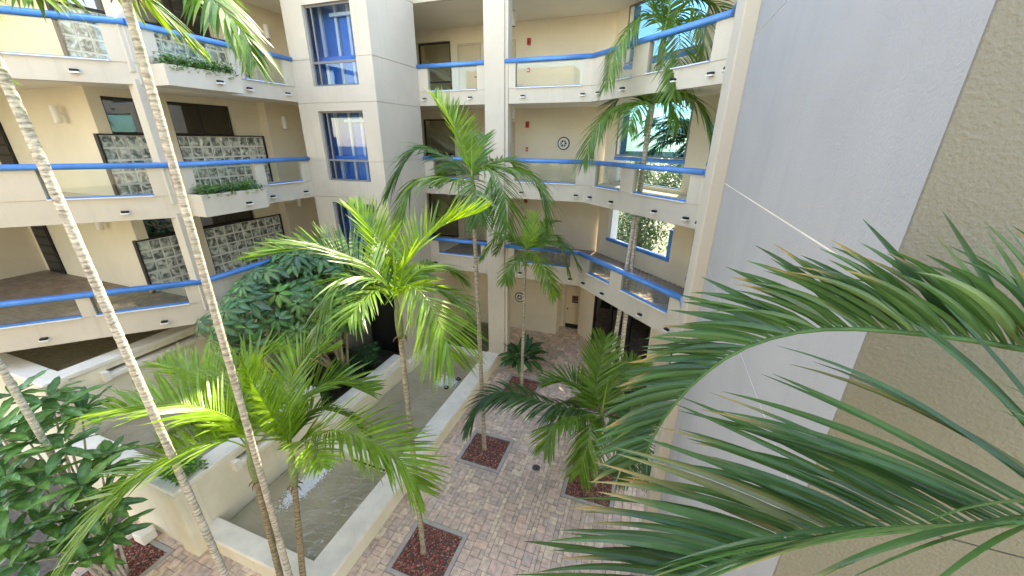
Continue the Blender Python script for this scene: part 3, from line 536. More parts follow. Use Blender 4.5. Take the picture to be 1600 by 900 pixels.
def planks(par, poly_test, x0, x1, y0, y1, z, along, w=.14):
    k = 0
    if along == 'x':
        y = y0
        while y < y1:
            ab = poly_test(y+w/2)
            if ab: MB().box(max(x0, ab[0]), min(x1, ab[1]), y+.003, y+w-.003, z+.002, z+.024).build('plank', PLANK, par)
            y += w
    else:
        x = x0
        while x < x1:
            ab = poly_test(x+w/2)
            if ab: MB().box(x+.003, x+w-.003, max(y0, ab[0]), min(y1, ab[1]), z+.002, z+.024).build('plank', PLANK, par)
            x += w
def framed(par, name, axis, c, a0, a1, z0, z1, glass, mull=(), trans=(), fr=.05, dp=.06, frame=None, face=1):
    """window in plane axis=c; a0..a1 along the other axis; face = +1/-1 outward direction"""
    frame = frame or BRONZE; mb = MB()
    def bx(u0, u1, v0, v1, d0, d1):
        lo, hi = sorted((c+face*d0, c+face*d1))
        if axis == 'x': mb.box(lo, hi, u0, u1, v0, v1)
        else: mb.box(u0, u1, lo, hi, v0, v1)
    bx(a0, a1, z0, z0+fr, -dp, 0); bx(a0, a1, z1-fr, z1, -dp, 0)
    bx(a0, a0+fr, z0+fr, z1-fr, -dp, 0); bx(a1-fr, a1, z0+fr, z1-fr, -dp, 0)
    for u in mull: bx(u-fr*.4, u+fr*.4, z0+fr, z1-fr, -dp+.005, -.005)
    for v in trans: bx(a0+fr, a1-fr, v-fr*.6, v+fr*.6, -dp-.004, -.002)
    w = mb.build(name, frame, par)
    us = [a0+fr]+list(mull)+[a1-fr]; vs = [z0+fr]+list(trans)+[z1-fr]
    for i in range(len(us)-1):
        for j in range(len(vs)-1):
            m2 = MB(); lo, hi = sorted((c-face*dp*.45, c-face*dp*.6))
            if axis == 'x': m2.box(lo, hi, us[i], us[i+1], vs[j], vs[j+1])
            else: m2.box(us[i], us[i+1], lo, hi, vs[j], vs[j+1])
            m2.build('pane', glass, w)
    return w
BLK = MB(); g_ = .122
BLK.add([(-.035, -g_, -g_), (-.035, g_, -g_), (-.035, g_, g_), (-.035, -g_, g_), (.02, -g_, -g_), (.02, g_, -g_), (.02, g_, g_), (.02, -g_, g_),
         (.034, -g_+.02, -g_+.02), (.034, g_-.02, -g_+.02), (.034, g_-.02, g_-.02), (.034, -g_+.02, g_-.02)],
        [(0, 1, 5, 4), (1, 2, 6, 5), (2, 3, 7, 6), (3, 0, 4, 7), (4, 5, 9, 8), (5, 6, 10, 9), (6, 7, 11, 10), (7, 4, 8, 11), (8, 9, 10, 11)])
BLKM = BLK.mesh('glass_block', BLOCK)
def block_panel(par, x, y0, y1, z0, z1):
    p = MB(); p.box(x-.08, x-.005, y0, y1, z0, z1); pn = p.build('glass_block_panel', MORTAR, par)
    nc = round((y1-y0)/.3); nr = round((z1-z0)/.3); sy = (y1-y0)/nc; sz = (z1-z0)/nr
    for i in range(nc):
        for j in range(nr):
            link('glass_block', BLKM, pn, (x, y0+(i+.5)*sy, z0+(j+.5)*sz), scale=(1, sy/.3, sz/.3))
    t_ = MB(); t_.box(x-.09, x+.045, y0-.04, y1+.04, z1, z1+.035); t_.box(x-.09, x+.045, y0-.04, y0, z0, z1); t_.box(x-.09, x+.045, y1, y1+.04, z0, z1)
    t_.build('trim', BRONZE, pn)
def vblinds(par, axis, c, a0, a1, z0, z1):
    mb = MB(); u = a0
    while u < a1-.04:
        if axis == 'x': mb.prism([(c-.03, u), (c-.027, u), (c+.03, u+.075), (c+.027, u+.075)], z0, z1)
        else: mb.prism([(u, c-.03), (u+.003, c-.03), (u+.075, c+.03), (u+.072, c+.03)], z0, z1)
        u += .085
    return mb.build('blind', BLINDS, par)
def wall_lamp(x, y, z, nrm, label, grp='white cylinder wall lamps'):
    t = thing('wall_lamp', label, 'lamp', (x, y, z), grp); nx, ny = nrm
    c = (x+nx*.17, y+ny*.17, z-.2)
    MB().lathe(c, [(.075, 0), (.08, .005), (.08, .395), (.075, .40)], 20).build('shade', WHITE, t, smooth=False)
    MB().lathe((c[0], c[1], c[2]-.004), [(.066, 0), (.066, .003)], 16).build('aperture', BLACK, t)
    MB().tube([(x, y, z), (x+nx*.1, y+ny*.1, z)], .03, 10).build('bracket', WHITE, t)
    MB().tube([(x+nx*.001, y+ny*.001, z), (x+nx*.02, y+ny*.02, z)], .06, 16).build('base_plate', WHITE, t)

# ------------------------------------------------------------------ residential wing with glass block windows
LW = [(-15.6, .88), (-10.58, 5.9), (-10.58, 9.879)]
wing = thing('residential_wing', 'cream apartment wing with galleries, glass block walls and planter boxes', 'building', (-15, 8, 0))
for lv in (1, 2, 3, 4):
    top = FL[lv]; inner = offset(LW, .15)
    poly = inner+[(-10.73, 12.4), (-19.5, 12.4), (-19.5, .88-.1)]
    slab = MB().prism(poly, FB[lv]+.1, top).build('floor_slab', CEIL, wing)
    band(LW, .15, FB[lv], CT[lv]).build('fascia', CREAM, wing)
    if lv == 1:
        planks(slab, lambda y: (-18.88, -10.74 if y > 5.9 else y-16.48-.25), -18.88, -10.74, 1.3, 6.08, top, 'x')
    for s_ in (1.7, 3.9, 6.1): spout(wing, (-15.6+s_*.7071, .88+s_*.7071), (.7071, -.7071), FB[lv]+.19)
    for y in (8.35, 9.55): spout(wing, (-10.58, y), (1, 0), FB[lv]+.19)
    if lv == 4: break
    zc = FB[lv+1]+.1
    MB().box(-10.87, -10.60, 5.80, 6.07, top, zc).build('pillar', CREAM, wing)
    s45 = lambda x: (x+15.6)*1.41421
    panes = {1: [(s45(-14.9), s45(-12.30)), (s45(-12.12), s45(-10.86))], 2: [(s45(-12.12), s45(-10.86))], 3: [(s45(-14.0), s45(-12.95)), (s45(-12.85), s45(-10.86))]}[lv]
    railing(wing, LW[0], LW[1], lv, panes, .03)
    railing(wing, LW[1], LW[2], lv, [(.5, 2.1), (2.4, 3.68)], .0)
    # walls behind the gallery
    MB().box(-18.9, -13.4, 6.1, 6.3, top, zc).build_each('wall', INNER, wing)
    MB().box(-19.2, -18.9, .5, 6.3, top, zc).build_each('wall', INNER, wing)
    w1, w2, wt = top+1.52, top+1.555, top+2.43
    mb = MB(); X0, X1 = -13.4, -13.2
    mb.box(X0, X1, 6.1, 6.37, w2, zc); mb.box(X0, X1, 6.37, 7.12, wt, zc)
    mb.box(X0-.1, X1+.10, 7.16, 7.76, top, zc)
    mb.box(X0, X1, 7.76, 9.6, wt, zc); mb.box(X0, X1, 9.6, 10.58, w2, zc); mb.box(X0, X1+.35, 10.58, 12.4, top, zc)
    mb.build_each('wall', INNER, wing)
    block_panel(wing, -13.2, 6.06, 7.12, top, w1)
    block_panel(wing, -13.2, 7.81, 10.53, top, w1)
    w = framed(wing, 'window', 'x', -13.26, 6.37, 7.14, w2, wt, DGLASS, fr=.045)
    vblinds(w, 'x', -13.6, 6.4, 7.1, w2, wt)
    w = framed(wing, 'window', 'x', -13.26, 7.78, 9.58, w2, wt, DGLASS, mull=(8.68,), fr=.045)
    vblinds(w, 'x', -13.6, 8.7, 9.55, w2, wt)
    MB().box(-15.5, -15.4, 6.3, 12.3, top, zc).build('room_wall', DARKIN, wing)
    # screen door in the recess
    dr = MB().box(-18.6, -17.7, 6.06, 6.099, top+.025, top+2.15).build('screen_door', BLACK, wing)
    for q in range(7): MB().box(-18.52, -17.78, 6.045, 6.061, top+.15+q*.28, top+.36+q*.28).build('panel', BRONZE, dr)
    if lv < 3:
        w = framed(wing, 'window', 'x', -18.86, 3.6, 5.0, top+.5, top+1.75, DGLASS, fr=.06)
    if lv == 1: continue
    # planter boxes
    pb = MB()
    pb.box(-10.12, -10.04, 6.1, 7.78, FB[lv]+.002, CT[lv]+.002); pb.box(-10.579, -10.12, 6.1, 6.18, FB[lv]+.002, CT[lv]+.002)
    pb.box(-10.579, -10.12, 7.70, 7.78, FB[lv]+.002, CT[lv]+.002); pb.box(-10.579, -10.12, 6.18, 7.70, FB[lv]+.002, FB[lv]+.06)
    pl = pb.build('planter_box', CREAM, wing)
    MB().box(-10.578, -10.121, 6.181, 7.699, FB[lv]+.1, CT[lv]-.05).build('soil', SOIL, pl)
    spout(wing, (-10.04, 7.2), (1, 0), FB[lv]+.19)
mb = MB(); mb.box(-19.7, -19.5, .5, 12.6, 0, 13); mb.box(-19.5, -10.6, 12.4, 12.6, 0, 13); mb.box(-16.3, -16.1, 3, 12.4, 0, 3.7); mb.box(-11.4, -11.2, 7.41, 12.4, 0, 3.7); mb.box(-16.1, -11.41, 7.41, 7.6, 0, 3.7)
mb.build_each('wall', INNER, wing)
for lv, (lx, ly) in [(l, p) for l in (1, 2, 3) for p in ((-14.35, 6.1), (-12.85, 11.1))]:
    side = ly < 7
    nm = {1: 'boarded lowest', 2: 'middle', 3: 'top'}[lv]
    wall_lamp(lx, ly, FL[lv]+2.0, (0, -1) if side else (1, 0), 'white cylinder lamp on the %s gallery wall %s' % (nm, 'beside the corner glass blocks' if side else 'next to the blue windowed tower'))

# ------------------------------------------------------------------ elevator tower
tow = thing('elevator_tower', 'square cream tower with stacked windows showing blue inside', 'tower', (-9.1, 11, 0))
JT = [0, 3.74, 4.88, 6.55, 7.68, 9.31, 10.45, 12.2, 14.6]  # topmost band is out of view, raised to shade the wing beside it
WZ = [(4.32, 6.39), (7.07, 9.09), (9.75, 11.76)]; g = .009
front = MB(); side = MB()
for a, b in zip(JT[:-1], JT[1:]):
    if a > 0:
        z0, z1 = a+g, b-g
        for x0, x1 in ((-10.58, -9.85), (-8.2, -7.66)): front.box(x0, x1, 9.88, 10.08, z0, z1)
        cuts = [z0]
        for p, q in WZ:
            if q > z0 and p < z1: cuts += [max(p, z0), min(q, z1)]
        cuts.append(z1)
        for i in range(0, len(cuts), 2):
            if cuts[i+1]-cuts[i] > .01: front.box(-9.85, -8.2, 9.88, 10.08, cuts[i], cuts[i+1])
        front.box(-10.57, -7.675, 9.9, 10.05, a-g, a+g) if not any(p < a < q for p, q in WZ) else (front.box(-10.57, -9.851, 9.9, 10.05, a-g, a+g), front.box(-8.199, -7.675, 9.9, 10.05, a-g, a+g))
    side.box(-7.86, -7.66, 10.081 if a > 0 else 9.9, 12.099, a+g, b-g)
    if a > 0: side.box(-7.84, -7.68, 10.05, 12.099, a-g, a+g)
front.build('front_wall', CREAM, tow); side.build('side_wall', CREAM, tow)
mb = MB(); mb.box(-10.58, -10.4, 10.09, 12.1, 0, 14.6); mb.box(-10.39, -7.87, 11.95, 12.1, 0, 14.6); mb.box(-10.58, -7.66, 9.88, 12.1, 14.6, 14.7)
for z in (3.9, 6.75, 9.5, 12.3): mb.box(-10.39, -7.87, 10.09, 11.94, z-.25, z)
mb.build('inner_shell', CREAM, tow)
MB().box(-10.38, -7.88, 11.4, 11.9, 0, 3.6).build('tower_base_shade', DARKIN, tow)  # dark slab painted for the shade below the tower
for k, (p, q) in enumerate(WZ):
    w = framed(tow, 'window', 'y', 9.97, -9.85, -8.2, p, q, WGLASS, trans=(p+.62,), mull=(-9.62,), fr=.05, frame=GREYF, face=-1)
    z = [3.9, 6.75, 9.5][k]
    MB().box(-10.3, -7.95, 10.5, 10.6, z+.002, z+2.45).build('blue_panel', BLUED, tow)
    for x in (-9.75, -9.2, -8.75): MB().box(x-.045, x+.045, 10.42, 10.49, z+.002, z+2.45).build('mullion', WHITE, tow)
    MB().box(-10.38, -7.9, 10.25, 10.33, z+.95, z+1.06).build('inner_rail', BLUE, tow)
    MB().box(-9.1, -8.4, 10.46, 10.495, z+.002, z+2.05).build('inner_door', BLUE, tow)
    MB().box(-9.3, -8.2, 10.3, 10.41, z+2.05, z+2.13).build('shelf', WHITE, tow)

# ------------------------------------------------------------------ gallery wing
BW = [(-7.659, 12.1), (-2, 12.1), (1, 9.1), (1, 6.61)]
gal = thing('gallery_wing', 'cream open gallery wing with blue handrails and glass panels', 'building', (-2, 14, 0))
DG = Vector((.70711, -.70711)); DN = Vector((.70711, .70711)); O0 = Vector((-1.85, 15.2))
def dpt(x): return O0+DG*((x+1.85)*1.41421)
def dwall(mb, xa, xb, z0, z1, t=.25): a, b = dpt(xa), dpt(xb); return mb.obox((a+b)/2+DN*t/2, DG, DN, (b-a).length/2, t/2, z0, z1)
def framed_d(xa, xb, z0, z1):  # panes put in the gallery openings to tone down the sky
    mb = MB(); f = .05
    dwall(mb, xa+.004, xa+f, z0, z1, .08); dwall(mb, xb-f, xb-.004, z0, z1, .08); dwall(mb, xa+f, xb-f, z0, z0+f, .08); dwall(mb, xa+f, xb-f, z1-f, z1, .08)
    w = mb.build('window', GREYF, gal)
    a, b = dpt(xa+f), dpt(xb-f); MB().obox((a+b)/2+DN*.04, DG, DN, (b-a).length/2, .006, z0+f, z1-f).build('pane', TINT, w)
for lv in (1, 2, 3, 4):
    top = FL[lv]; inner = offset(BW, .15)
    poly = inner+[(3.6, 6.61), (3.6, 10.0), (-1.6, 15.2), (-1.6, 17.4), (-10.55, 17.4), (-10.55, 12.61), (-7.659, 12.61)]
    slab = MB().prism(poly, FB[lv]+.1, top).build('floor_slab', CEIL, gal)
    band(BW, .15, FB[lv], CT[lv]).build('fascia', CREAM, gal)
    if lv == 1:
        planks(slab, lambda x: (12.26 if x < -2 else 10.1-x+.22, 15.29 if x < -1.85 else 13.33-x), -7.6, 3.0, 6.7, 15.29, top, 'y')
    for x in (-7.45, -5.8, -4.05, -2.25): spout(gal, (x, 12.1), (0, -1), FB[lv]+.19)
    for s_ in (.35, 1.35, 3.0, 3.95): spout(gal, (-2+s_*.7071, 12.1-s_*.7071), (-.7071, -.7071), FB[lv]+.19)
    for y in (8.8, 7.4): spout(gal, (1, y), (-1, 0), FB[lv]+.19)
    if lv == 4: continue
    zc = FB[lv+1]+.1
    railing(gal, (-7.655, 12.1), (-5.285, 12.1), lv, [(.36, 2.1)])
    railing(gal, (-4.615, 12.1), (-2, 12.1), lv, [(.32, 2.32)], .04)
    railing(gal, (-2, 12.1), (1, 9.1), lv, [(.5, 1.62), (2.12, 3.86)], .04)
    railing(gal, (1, 9.1), (1, 6.62), lv, [(.4, 2.2)], .0)
    mb = MB(); mb.box(-10.5, -9.62, 15.3, 15.5, top, zc); mb.box(-9.62, -8.14, 15.3, 15.5, top+2.3, zc); mb.box(-8.14, -1.86, 15.3, 15.5, top, zc)
    mb.box(-10.5, -1.7, 17.2, 17.4, top, zc); mb.box(-10.55, -10.45, 12.62, 17.2, top, zc); mb.build_each('wall', INNER, gal)
    # stair seen through the stairwell opening
    st = MB(); st.add([(-10.4, 16.0, top+1.9), (-7.8, 16.0, top+.5), (-7.8, 17.1, top+.5), (-10.4, 17.1, top+1.9), (-10.4, 16.0, top+2.1), (-7.8, 16.0, top+.7), (-7.8, 17.1, top+.7), (-10.4, 17.1, top+2.1)],
        [(3, 2, 1, 0), (4, 5, 6, 7), (0, 1, 5, 4), (1, 2, 6, 5), (2, 3, 7, 6), (3, 0, 4, 7)]); st.build('stair_flight', CEIL, gal)
    framed(gal, 'stair_screen', 'y', 15.36, -9.6, -8.16, top+.02, top+2.28, GLASS, fr=.05, trans=(top+.9,), face=-1)
    for x0, x1 in ((-7.82, -6.84), (-6.35, -5.44)):
        d = MB().box(x0+.06, x1-.06, 15.28, 15.299, top+.01, top+2.08).build('door', DOORC, gal)
        f = MB(); f.box(x0, x0+.058, 15.25, 15.299, top, top+2.16); f.box(x1-.058, x1, 15.25, 15.299, top, top+2.16); f.box(x0+.058, x1-.058, 15.25, 15.299, top+2.085, top+2.16); f.build('frame', CREAM, d)
        MB().tube([(x1-.13, 15.279, top+1.0), (x1-.13, 15.22, top+1.0), (x1-.26, 15.22, top+1.0)], .016, 8).build('handle', BLACK, d)
        MB().box((x0+x1)/2-.13, (x0+x1)/2+.13, 15.268, 15.279, top+1.45, top+1.55).build('number_plate', BLACK, d)
    # outer wall of the angled gallery, open to the outside
    sill = {1: 4.72, 2: top+.12, 3: top+.9}[lv]
    mb = MB(); dwall(mb, -1.86, -1.45, top, zc); dwall(mb, .76, 1.29, top, zc); dwall(mb, 2.6, 3.3, top, zc)
    dwall(mb, -1.45, .76, top, sill); dwall(mb, 1.29, 2.6, top, sill if lv > 1 else 4.35); mb.build_each('outer_wall', INNER, gal)
    rz = {1: 4.86, 2: 7.82, 3: 10.66}[lv]
    for xa, xb in ((-1.45, .76), (1.29, 2.6)):
        a, b = dpt(xa+.002)+DN*.06, dpt(xb-.002)+DN*.06
        z = rz if not (lv == 1 and xa > 0) else 4.5
        rail_mb(a, b, z, .09, .07).build('handrail', BLUE, gal, smooth=False)
        if lv > 1 or xa > 0:
            framed_d(xa, xb, z+.01, zc-.01)
        if lv == 2:
            q = MB().obox((a+b)/2+DN*.05, DG, DN, (b-a).length/2, .005, sill+.03, rz-.14).build('glass_panel', GLASS, gal)
            MB().obox((a+b)/2+DN*.05, DG, DN, (b-a).length/2, .03, sill+.001, sill+.03).build('channel', BLUE, q)
    dwall(MB(), -1.45, -1.30, sill+.01, zc-.01, .3).build('jamb', WHITE, gal)
    if lv == 1: dwall(MB(), .66, .757, 4.87, 5.75, .12).build('trim', BLUE, gal)
MB().box(-5.28, -4.62, 12.0, 12.5, 0, 13.0).build('column', CREAM, gal, bevel=.02)
MB().box(-4.62, -4.52, 12.06, 12.4, 0, 13.0).build('column_return', CREAM, gal)
MB().box(3.3, 3.5, 6.61, 10.1, 3.8, 13).build('wall', INNER, gal)
MB().box(-10.4, -5.0, 12.7, 17.2, 12.5, 15.0).build('added_sun_block', CREAM, gal)  # unseen block added to keep the sun off the tower side
# ground floor of the gallery wing
mb = MB(); mb.box(-10.5, -3.35, 15.3, 15.5, 0, 3.8); mb.box(-3.55, -3.35, 15.5, 16.2, 0, 3.8); mb.box(-3.36, -1.9, 16.2, 16.4, 0, 3.8); mb.box(-7.86, -7.66, 12.1, 15.3, 0, 3.8)
dwall(mb, -2.45, -1.72, 0, 3.8, .2); dwall(mb, .56, 1.25, 0, 3.8, .5); dwall(mb, 2.2, 3.4, 0, 3.8, .3); mb.build_each('wall', INNER, gal)
d = MB().box(-3.12, -2.36, 16.165, 16.199, .02, 2.05).build('door', DOORC, gal)
f = MB(); f.box(-3.2, -3.122, 16.14, 16.199, 0, 2.13); f.box(-2.358, -2.28, 16.14, 16.199, 0, 2.13); f.box(-3.122, -2.358, 16.14, 16.199, 2.055, 2.13); f.build('frame', CREAM, d)
MB().box(-3.11, -2.37, 16.15, 16.164, .03, .24).build('kick_plate', BLACK, d)
MB().box(-2.86, -2.58, 16.152, 16.164, 1.42, 1.68).build('sign', BROWN, d); MB().box(-2.86, -2.58, 16.152, 16.164, 1.33, 1.40).build('sign', BLACK, d)
MB().tube([(-3.04, 16.164, 1.0), (-3.04, 16.11, 1.0)], .03, 10).build('handle', BLACK, d)
def storefront(xa, xb):
    n = max(1, round((xb-xa)/.75)); 
    for i in range(n):
        u0, u1 = xa+(xb-xa)*i/n, xa+(xb-xa)*(i+1)/n; mb = MB()
        dwall(mb, u0, u0+.045, 0, 3.6, .1); dwall(mb, u1-.045, u1, 0, 3.6, .1); dwall(mb, u0+.045, u1-.045, 3.4, 3.6, .1); dwall(mb, u0+.045, u1-.045, 0, .1, .1)
        w = mb.build('glazed_door', BLACK, gal)
        mb = MB(); a, b = dpt(u0+.045), dpt(u1-.045); mb.obox((a+b)/2+DN*.05, DG, DN, (b-a).length/2, .006, .1, 3.4); mb.build('pane', SGLASS, w)
storefront(-1.715, .555); storefront(1.26, 2.19)
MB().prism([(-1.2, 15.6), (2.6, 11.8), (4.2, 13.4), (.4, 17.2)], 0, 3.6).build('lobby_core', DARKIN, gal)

def medallion(x, y, z, label):
    t = thing('wall_medallion', label, 'plaque', (x, y, z), 'round wall medallions')
    def disc(r, d0, d1, mat, nm, cx=0, cz=0, n=28):
        mb = MB(); vs = []
        for d_ in (d0, d1): vs += [(x+cx+r*math.cos(q*2*math.pi/n), y-d_, z+cz+r*math.sin(q*2*math.pi/n)) for q in range(n)]
        mb.add(vs, [(q, (q+1) % n, n+(q+1) % n, n+q) for q in range(n)]+[tuple(range(n)), tuple(range(2*n-1, n-1, -1))]); return mb.build(nm, mat, t)
    disc(.235, .0, .03, BLACK, 'rim'); disc(.195, .0, .036, WHITE, 'face'); disc(.13, .0, .042, GREYF, 'ring'); disc(.105, .0, .046, WHITE, 'boss')
    for q in range(6): disc(.035, .0, .050, GREYF if q % 2 else BLACK, 'petal', .08*math.cos(q*1.047), .08*math.sin(q*1.047), 10)
medallion(-3.45, 15.299, 8.22, 'round black and white medallion on the middle gallery wall')
medallion(-5.12, 15.299, 1.6, 'round dark rimmed medallion on the ground floor wall behind the potted plant')
for lv in (1, 2, 3):
    nm = {1: 'lowest', 2: 'middle', 3: 'top'}[lv]
    for dz, kind in ((2.05 if lv > 1 else 1.9, 'strobe'), (1.15, 'pull')):
        z = FL[lv]+dz; t = thing('fire_alarm', 'small red fire alarm %s on the %s gallery wall' % ('strobe mounted high' if kind == 'strobe' else 'pull box at hand height', nm), 'alarm', (-4.92, 15.299, z), 'red fire alarm boxes')
        h = .11 if kind == 'strobe' else .075
        MB().box(-4.92-h*.6, -4.92+h*.6, 15.24, 15.298, z-h, z+h).build('housing', RED, t, bevel=.008)
        MB().box(-4.92-.03, -4.92+.03, 15.225, 15.241, z-.03, z+.015).build('lens', WHITE if kind == 'pull' else BLACK, t)
    t = thing('ceiling_lamp', 'white cylinder lamp hanging under the %s gallery ceiling beside the column' % nm, 'lamp', (-5.1, 14.1, FB[lv+1]), 'white cylinder ceiling lamps')
    MB().lathe((-5.1, 14.1, FB[lv+1]-.33), [(.075, 0), (.08, .005), (.08, .42)], 20).build('shade', WHITE, t)
    MB().lathe((-5.1, 14.1, FB[lv+1]-.335), [(.066, 0), (.066, .004)], 16).build('aperture', BLACK, t)

# ------------------------------------------------------------------ pier wall next to the camera
pier = thing('pier_wall', 'tall smooth grey stucco wall with thin joints and a tan textured end', 'wall', (2, 3.5, 0))
JP = [0, 2.25, 3.85, 5.0, 6.64, 7.80, 9.43, 10.6, 12.2, 13.3]; gp = .006
for a, b in zip(JP[:-1], JP[1:]): MB().box(.87, 1.1, 1.742, 5.799, a+gp, b-gp).build('wall_panel', PIER, pier)
MB().box(.8745, 1.09, 1.75, 5.79, 0, 13.3).build('joint_backing', COPING, pier)
for a, b in ((0, 4.1), (4.1, 6.70), (6.70, 13.3)): MB().box(.872, 4.5, 1.73, 1.741, a+gp*.7, b-gp*.7).build('end_panel', TAN, pier)
MB().box(1.11, 4.5, 1.7415, 5.8, 0, 13.3).build('core', CREAM, pier)
MB().box(.71, 1.1, 5.80, 6.6, 0, 13.3).build('edge_pier', PIERC, pier, bevel=.015)

# ------------------------------------------------------------------ palms
def catmull(pts, n):
    pts = [Vector(p) for p in pts]; P_ = [pts[0]*2-pts[1]]+pts+[pts[-1]*2-pts[-2]]; out = []
    for i in range(1, len(P_)-2):
        for k in range(12):
            t = k/12; a, b, c, d = P_[i-1], P_[i], P_[i+1], P_[i+2]
            out.append(.5*((2*b)+(c-a)*t+(2*a-5*b+4*c-d)*t*t+(3*b-a-3*c+d)*t**3))
    out.append(pts[-1]); acc = [0]
    for i in range(1, len(out)): acc.append(acc[-1]+(out[i]-out[i-1]).length)
    res = []; j = 0
    for i in range(n):
        s_ = acc[-1]*i/(n-1)
        while j < len(acc)-2 and acc[j+1] < s_: j += 1
        f = (s_-acc[j])/max(acc[j+1]-acc[j], 1e-6); res.append(out[j].lerp(out[j+1], min(1, f)))
    return res, acc[-1]
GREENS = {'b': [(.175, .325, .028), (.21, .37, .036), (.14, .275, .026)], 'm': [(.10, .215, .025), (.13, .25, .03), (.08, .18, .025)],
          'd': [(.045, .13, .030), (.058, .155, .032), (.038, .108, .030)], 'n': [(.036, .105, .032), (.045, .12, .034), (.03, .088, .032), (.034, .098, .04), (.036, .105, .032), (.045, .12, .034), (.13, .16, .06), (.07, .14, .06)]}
def leaflet(mb, P0, dr, wv, nrm, Lg, wd, droop, segs, col, tip, fold, rnd):
    vs = []; cs = []; fs = []; side = wv
    bend = rnd.uniform(.7, 1.3)*droop; sw = rnd.uniform(-.10, .10)
    for k in range(segs+1):
        t = k/segs
        c = P0+dr*Lg*t+Vector((0, 0, -1))*Lg*bend*t*t*.6+side*Lg*sw*t*t
        w = wd*max(.06, min(1, (.35+2.6*t)) * (1-t**2.2)**.8) if t < 1 else wd*.03
        q = tip*max(0, min(1, (t-(.72 if fold else .9))*7))
        cc = tuple(col[i]*(1-q*.75)+(.32, .24, .09)[i]*q*.75 for i in range(3))
        if fold:
            vs += [c+side*w, c-nrm*w*.45, c-side*w]; cs += [cc, (cc[0]*1.55, cc[1]*1.35, cc[2]*1.4), cc]
            if k < segs: o = k*3; fs += [(o, o+1, o+4, o+3), (o+1, o+2, o+5, o+4)]
        else:
            vs += [c+side*w, c-side*w]; cs += [cc, cc]
            if k < segs: o = k*2; fs += [(o, o+1, o+3, o+2)]
    mb.add(vs, fs, 0, cs)
def frond_parts(pts, Lf, vee, droop, cls, seed, dens=24, wd=.019, segs=4, fold=False, s0=.10, each=None, rach=.014, fw=28, tap=.86):
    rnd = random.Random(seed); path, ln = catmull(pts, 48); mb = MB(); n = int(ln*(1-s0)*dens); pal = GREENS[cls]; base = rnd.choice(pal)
    out0 = (path[-1]-path[0]); out0.z = 0; out0 = out0.normalized() if out0.length > .05 else Vector((1, 0, 0))
    old = rnd.random() < .4
    for i in range(n):
        s_ = s0+(1-s0)*(i+.5)/n; f = s_*47; j = min(int(f), 46); P0 = path[j].lerp(path[j+1], f-j)
        T = (path[min(j+2, 47)]-path[max(j-1, 0)]).normalized()
        up = Vector((0, 0, 1)) if abs(T.z) < .93 else -out0*math.copysign(1, T.z)
        up = (Vector((0, 0, 1))*(1-abs(T.z)**3)-out0*T.z*abs(T.z)**2*.9); up = (up-T*up.dot(T)).normalized()
        sd = T.cross(up)
        Ls = (Lf*1.75*(1-tap*s_)) if each is not None else Lf*(.50+.62*math.sin(math.pi*min(1, .12+s_*.80)))*(1 if s_ < .85 else 1-(s_-.85)*3.0)
        for sg in (1, -1):
            lo = each is not None and sg < 0
            if lo and i % 2: continue
            a = R(fw+34*s_)+rnd.uniform(-.09, .09)
            d = (sd*sg*math.cos(a)+T*math.sin(a)+up*(vee*(.85 if lo else 1)+rnd.uniform(-.10, .12))).normalized()
            wv = (T-d*T.dot(d)).normalized(); nr = d.cross(wv).normalized(); 
            if nr.dot(up) < 0: nr = -nr
            tw = Quaternion(d, rnd.uniform(-.5, .5)+sg*.35); wv = tw @ wv; nr = tw @ nr
            col = rnd.choice(pal) if rnd.random() < .3 else base; b = rnd.uniform(.82, 1.18); col = tuple(v*b for v in col)
            tip = 1 if rnd.random() < (.3 if fold else .35 if old else .12) else 0
            if lo and rnd.random() < .22: col = (col[0]*1.5+.03, col[1]*1.3+.03, col[2]*1.3+.02)
            args = (P0, d, wv, nr, Ls*rnd.uniform(.86, 1.08), wd*rnd.uniform(.8, 1.2), droop*(1.15 if lo else 1), segs, col, tip, fold, rnd)
            if each is not None:
                m2 = MB(); leaflet(m2, *args); each.append(m2)
            else: leaflet(mb, *args)
    rc = tuple(v*1.25 for v in base); rc = (rc[0]*1.15, rc[1]*1.05, rc[2])
    rmb = mb if each is None else MB()
    rmb.tube(path, [rach*(1-.8*i/47) for i in range(48)], 6, 0, rc)
    return rmb
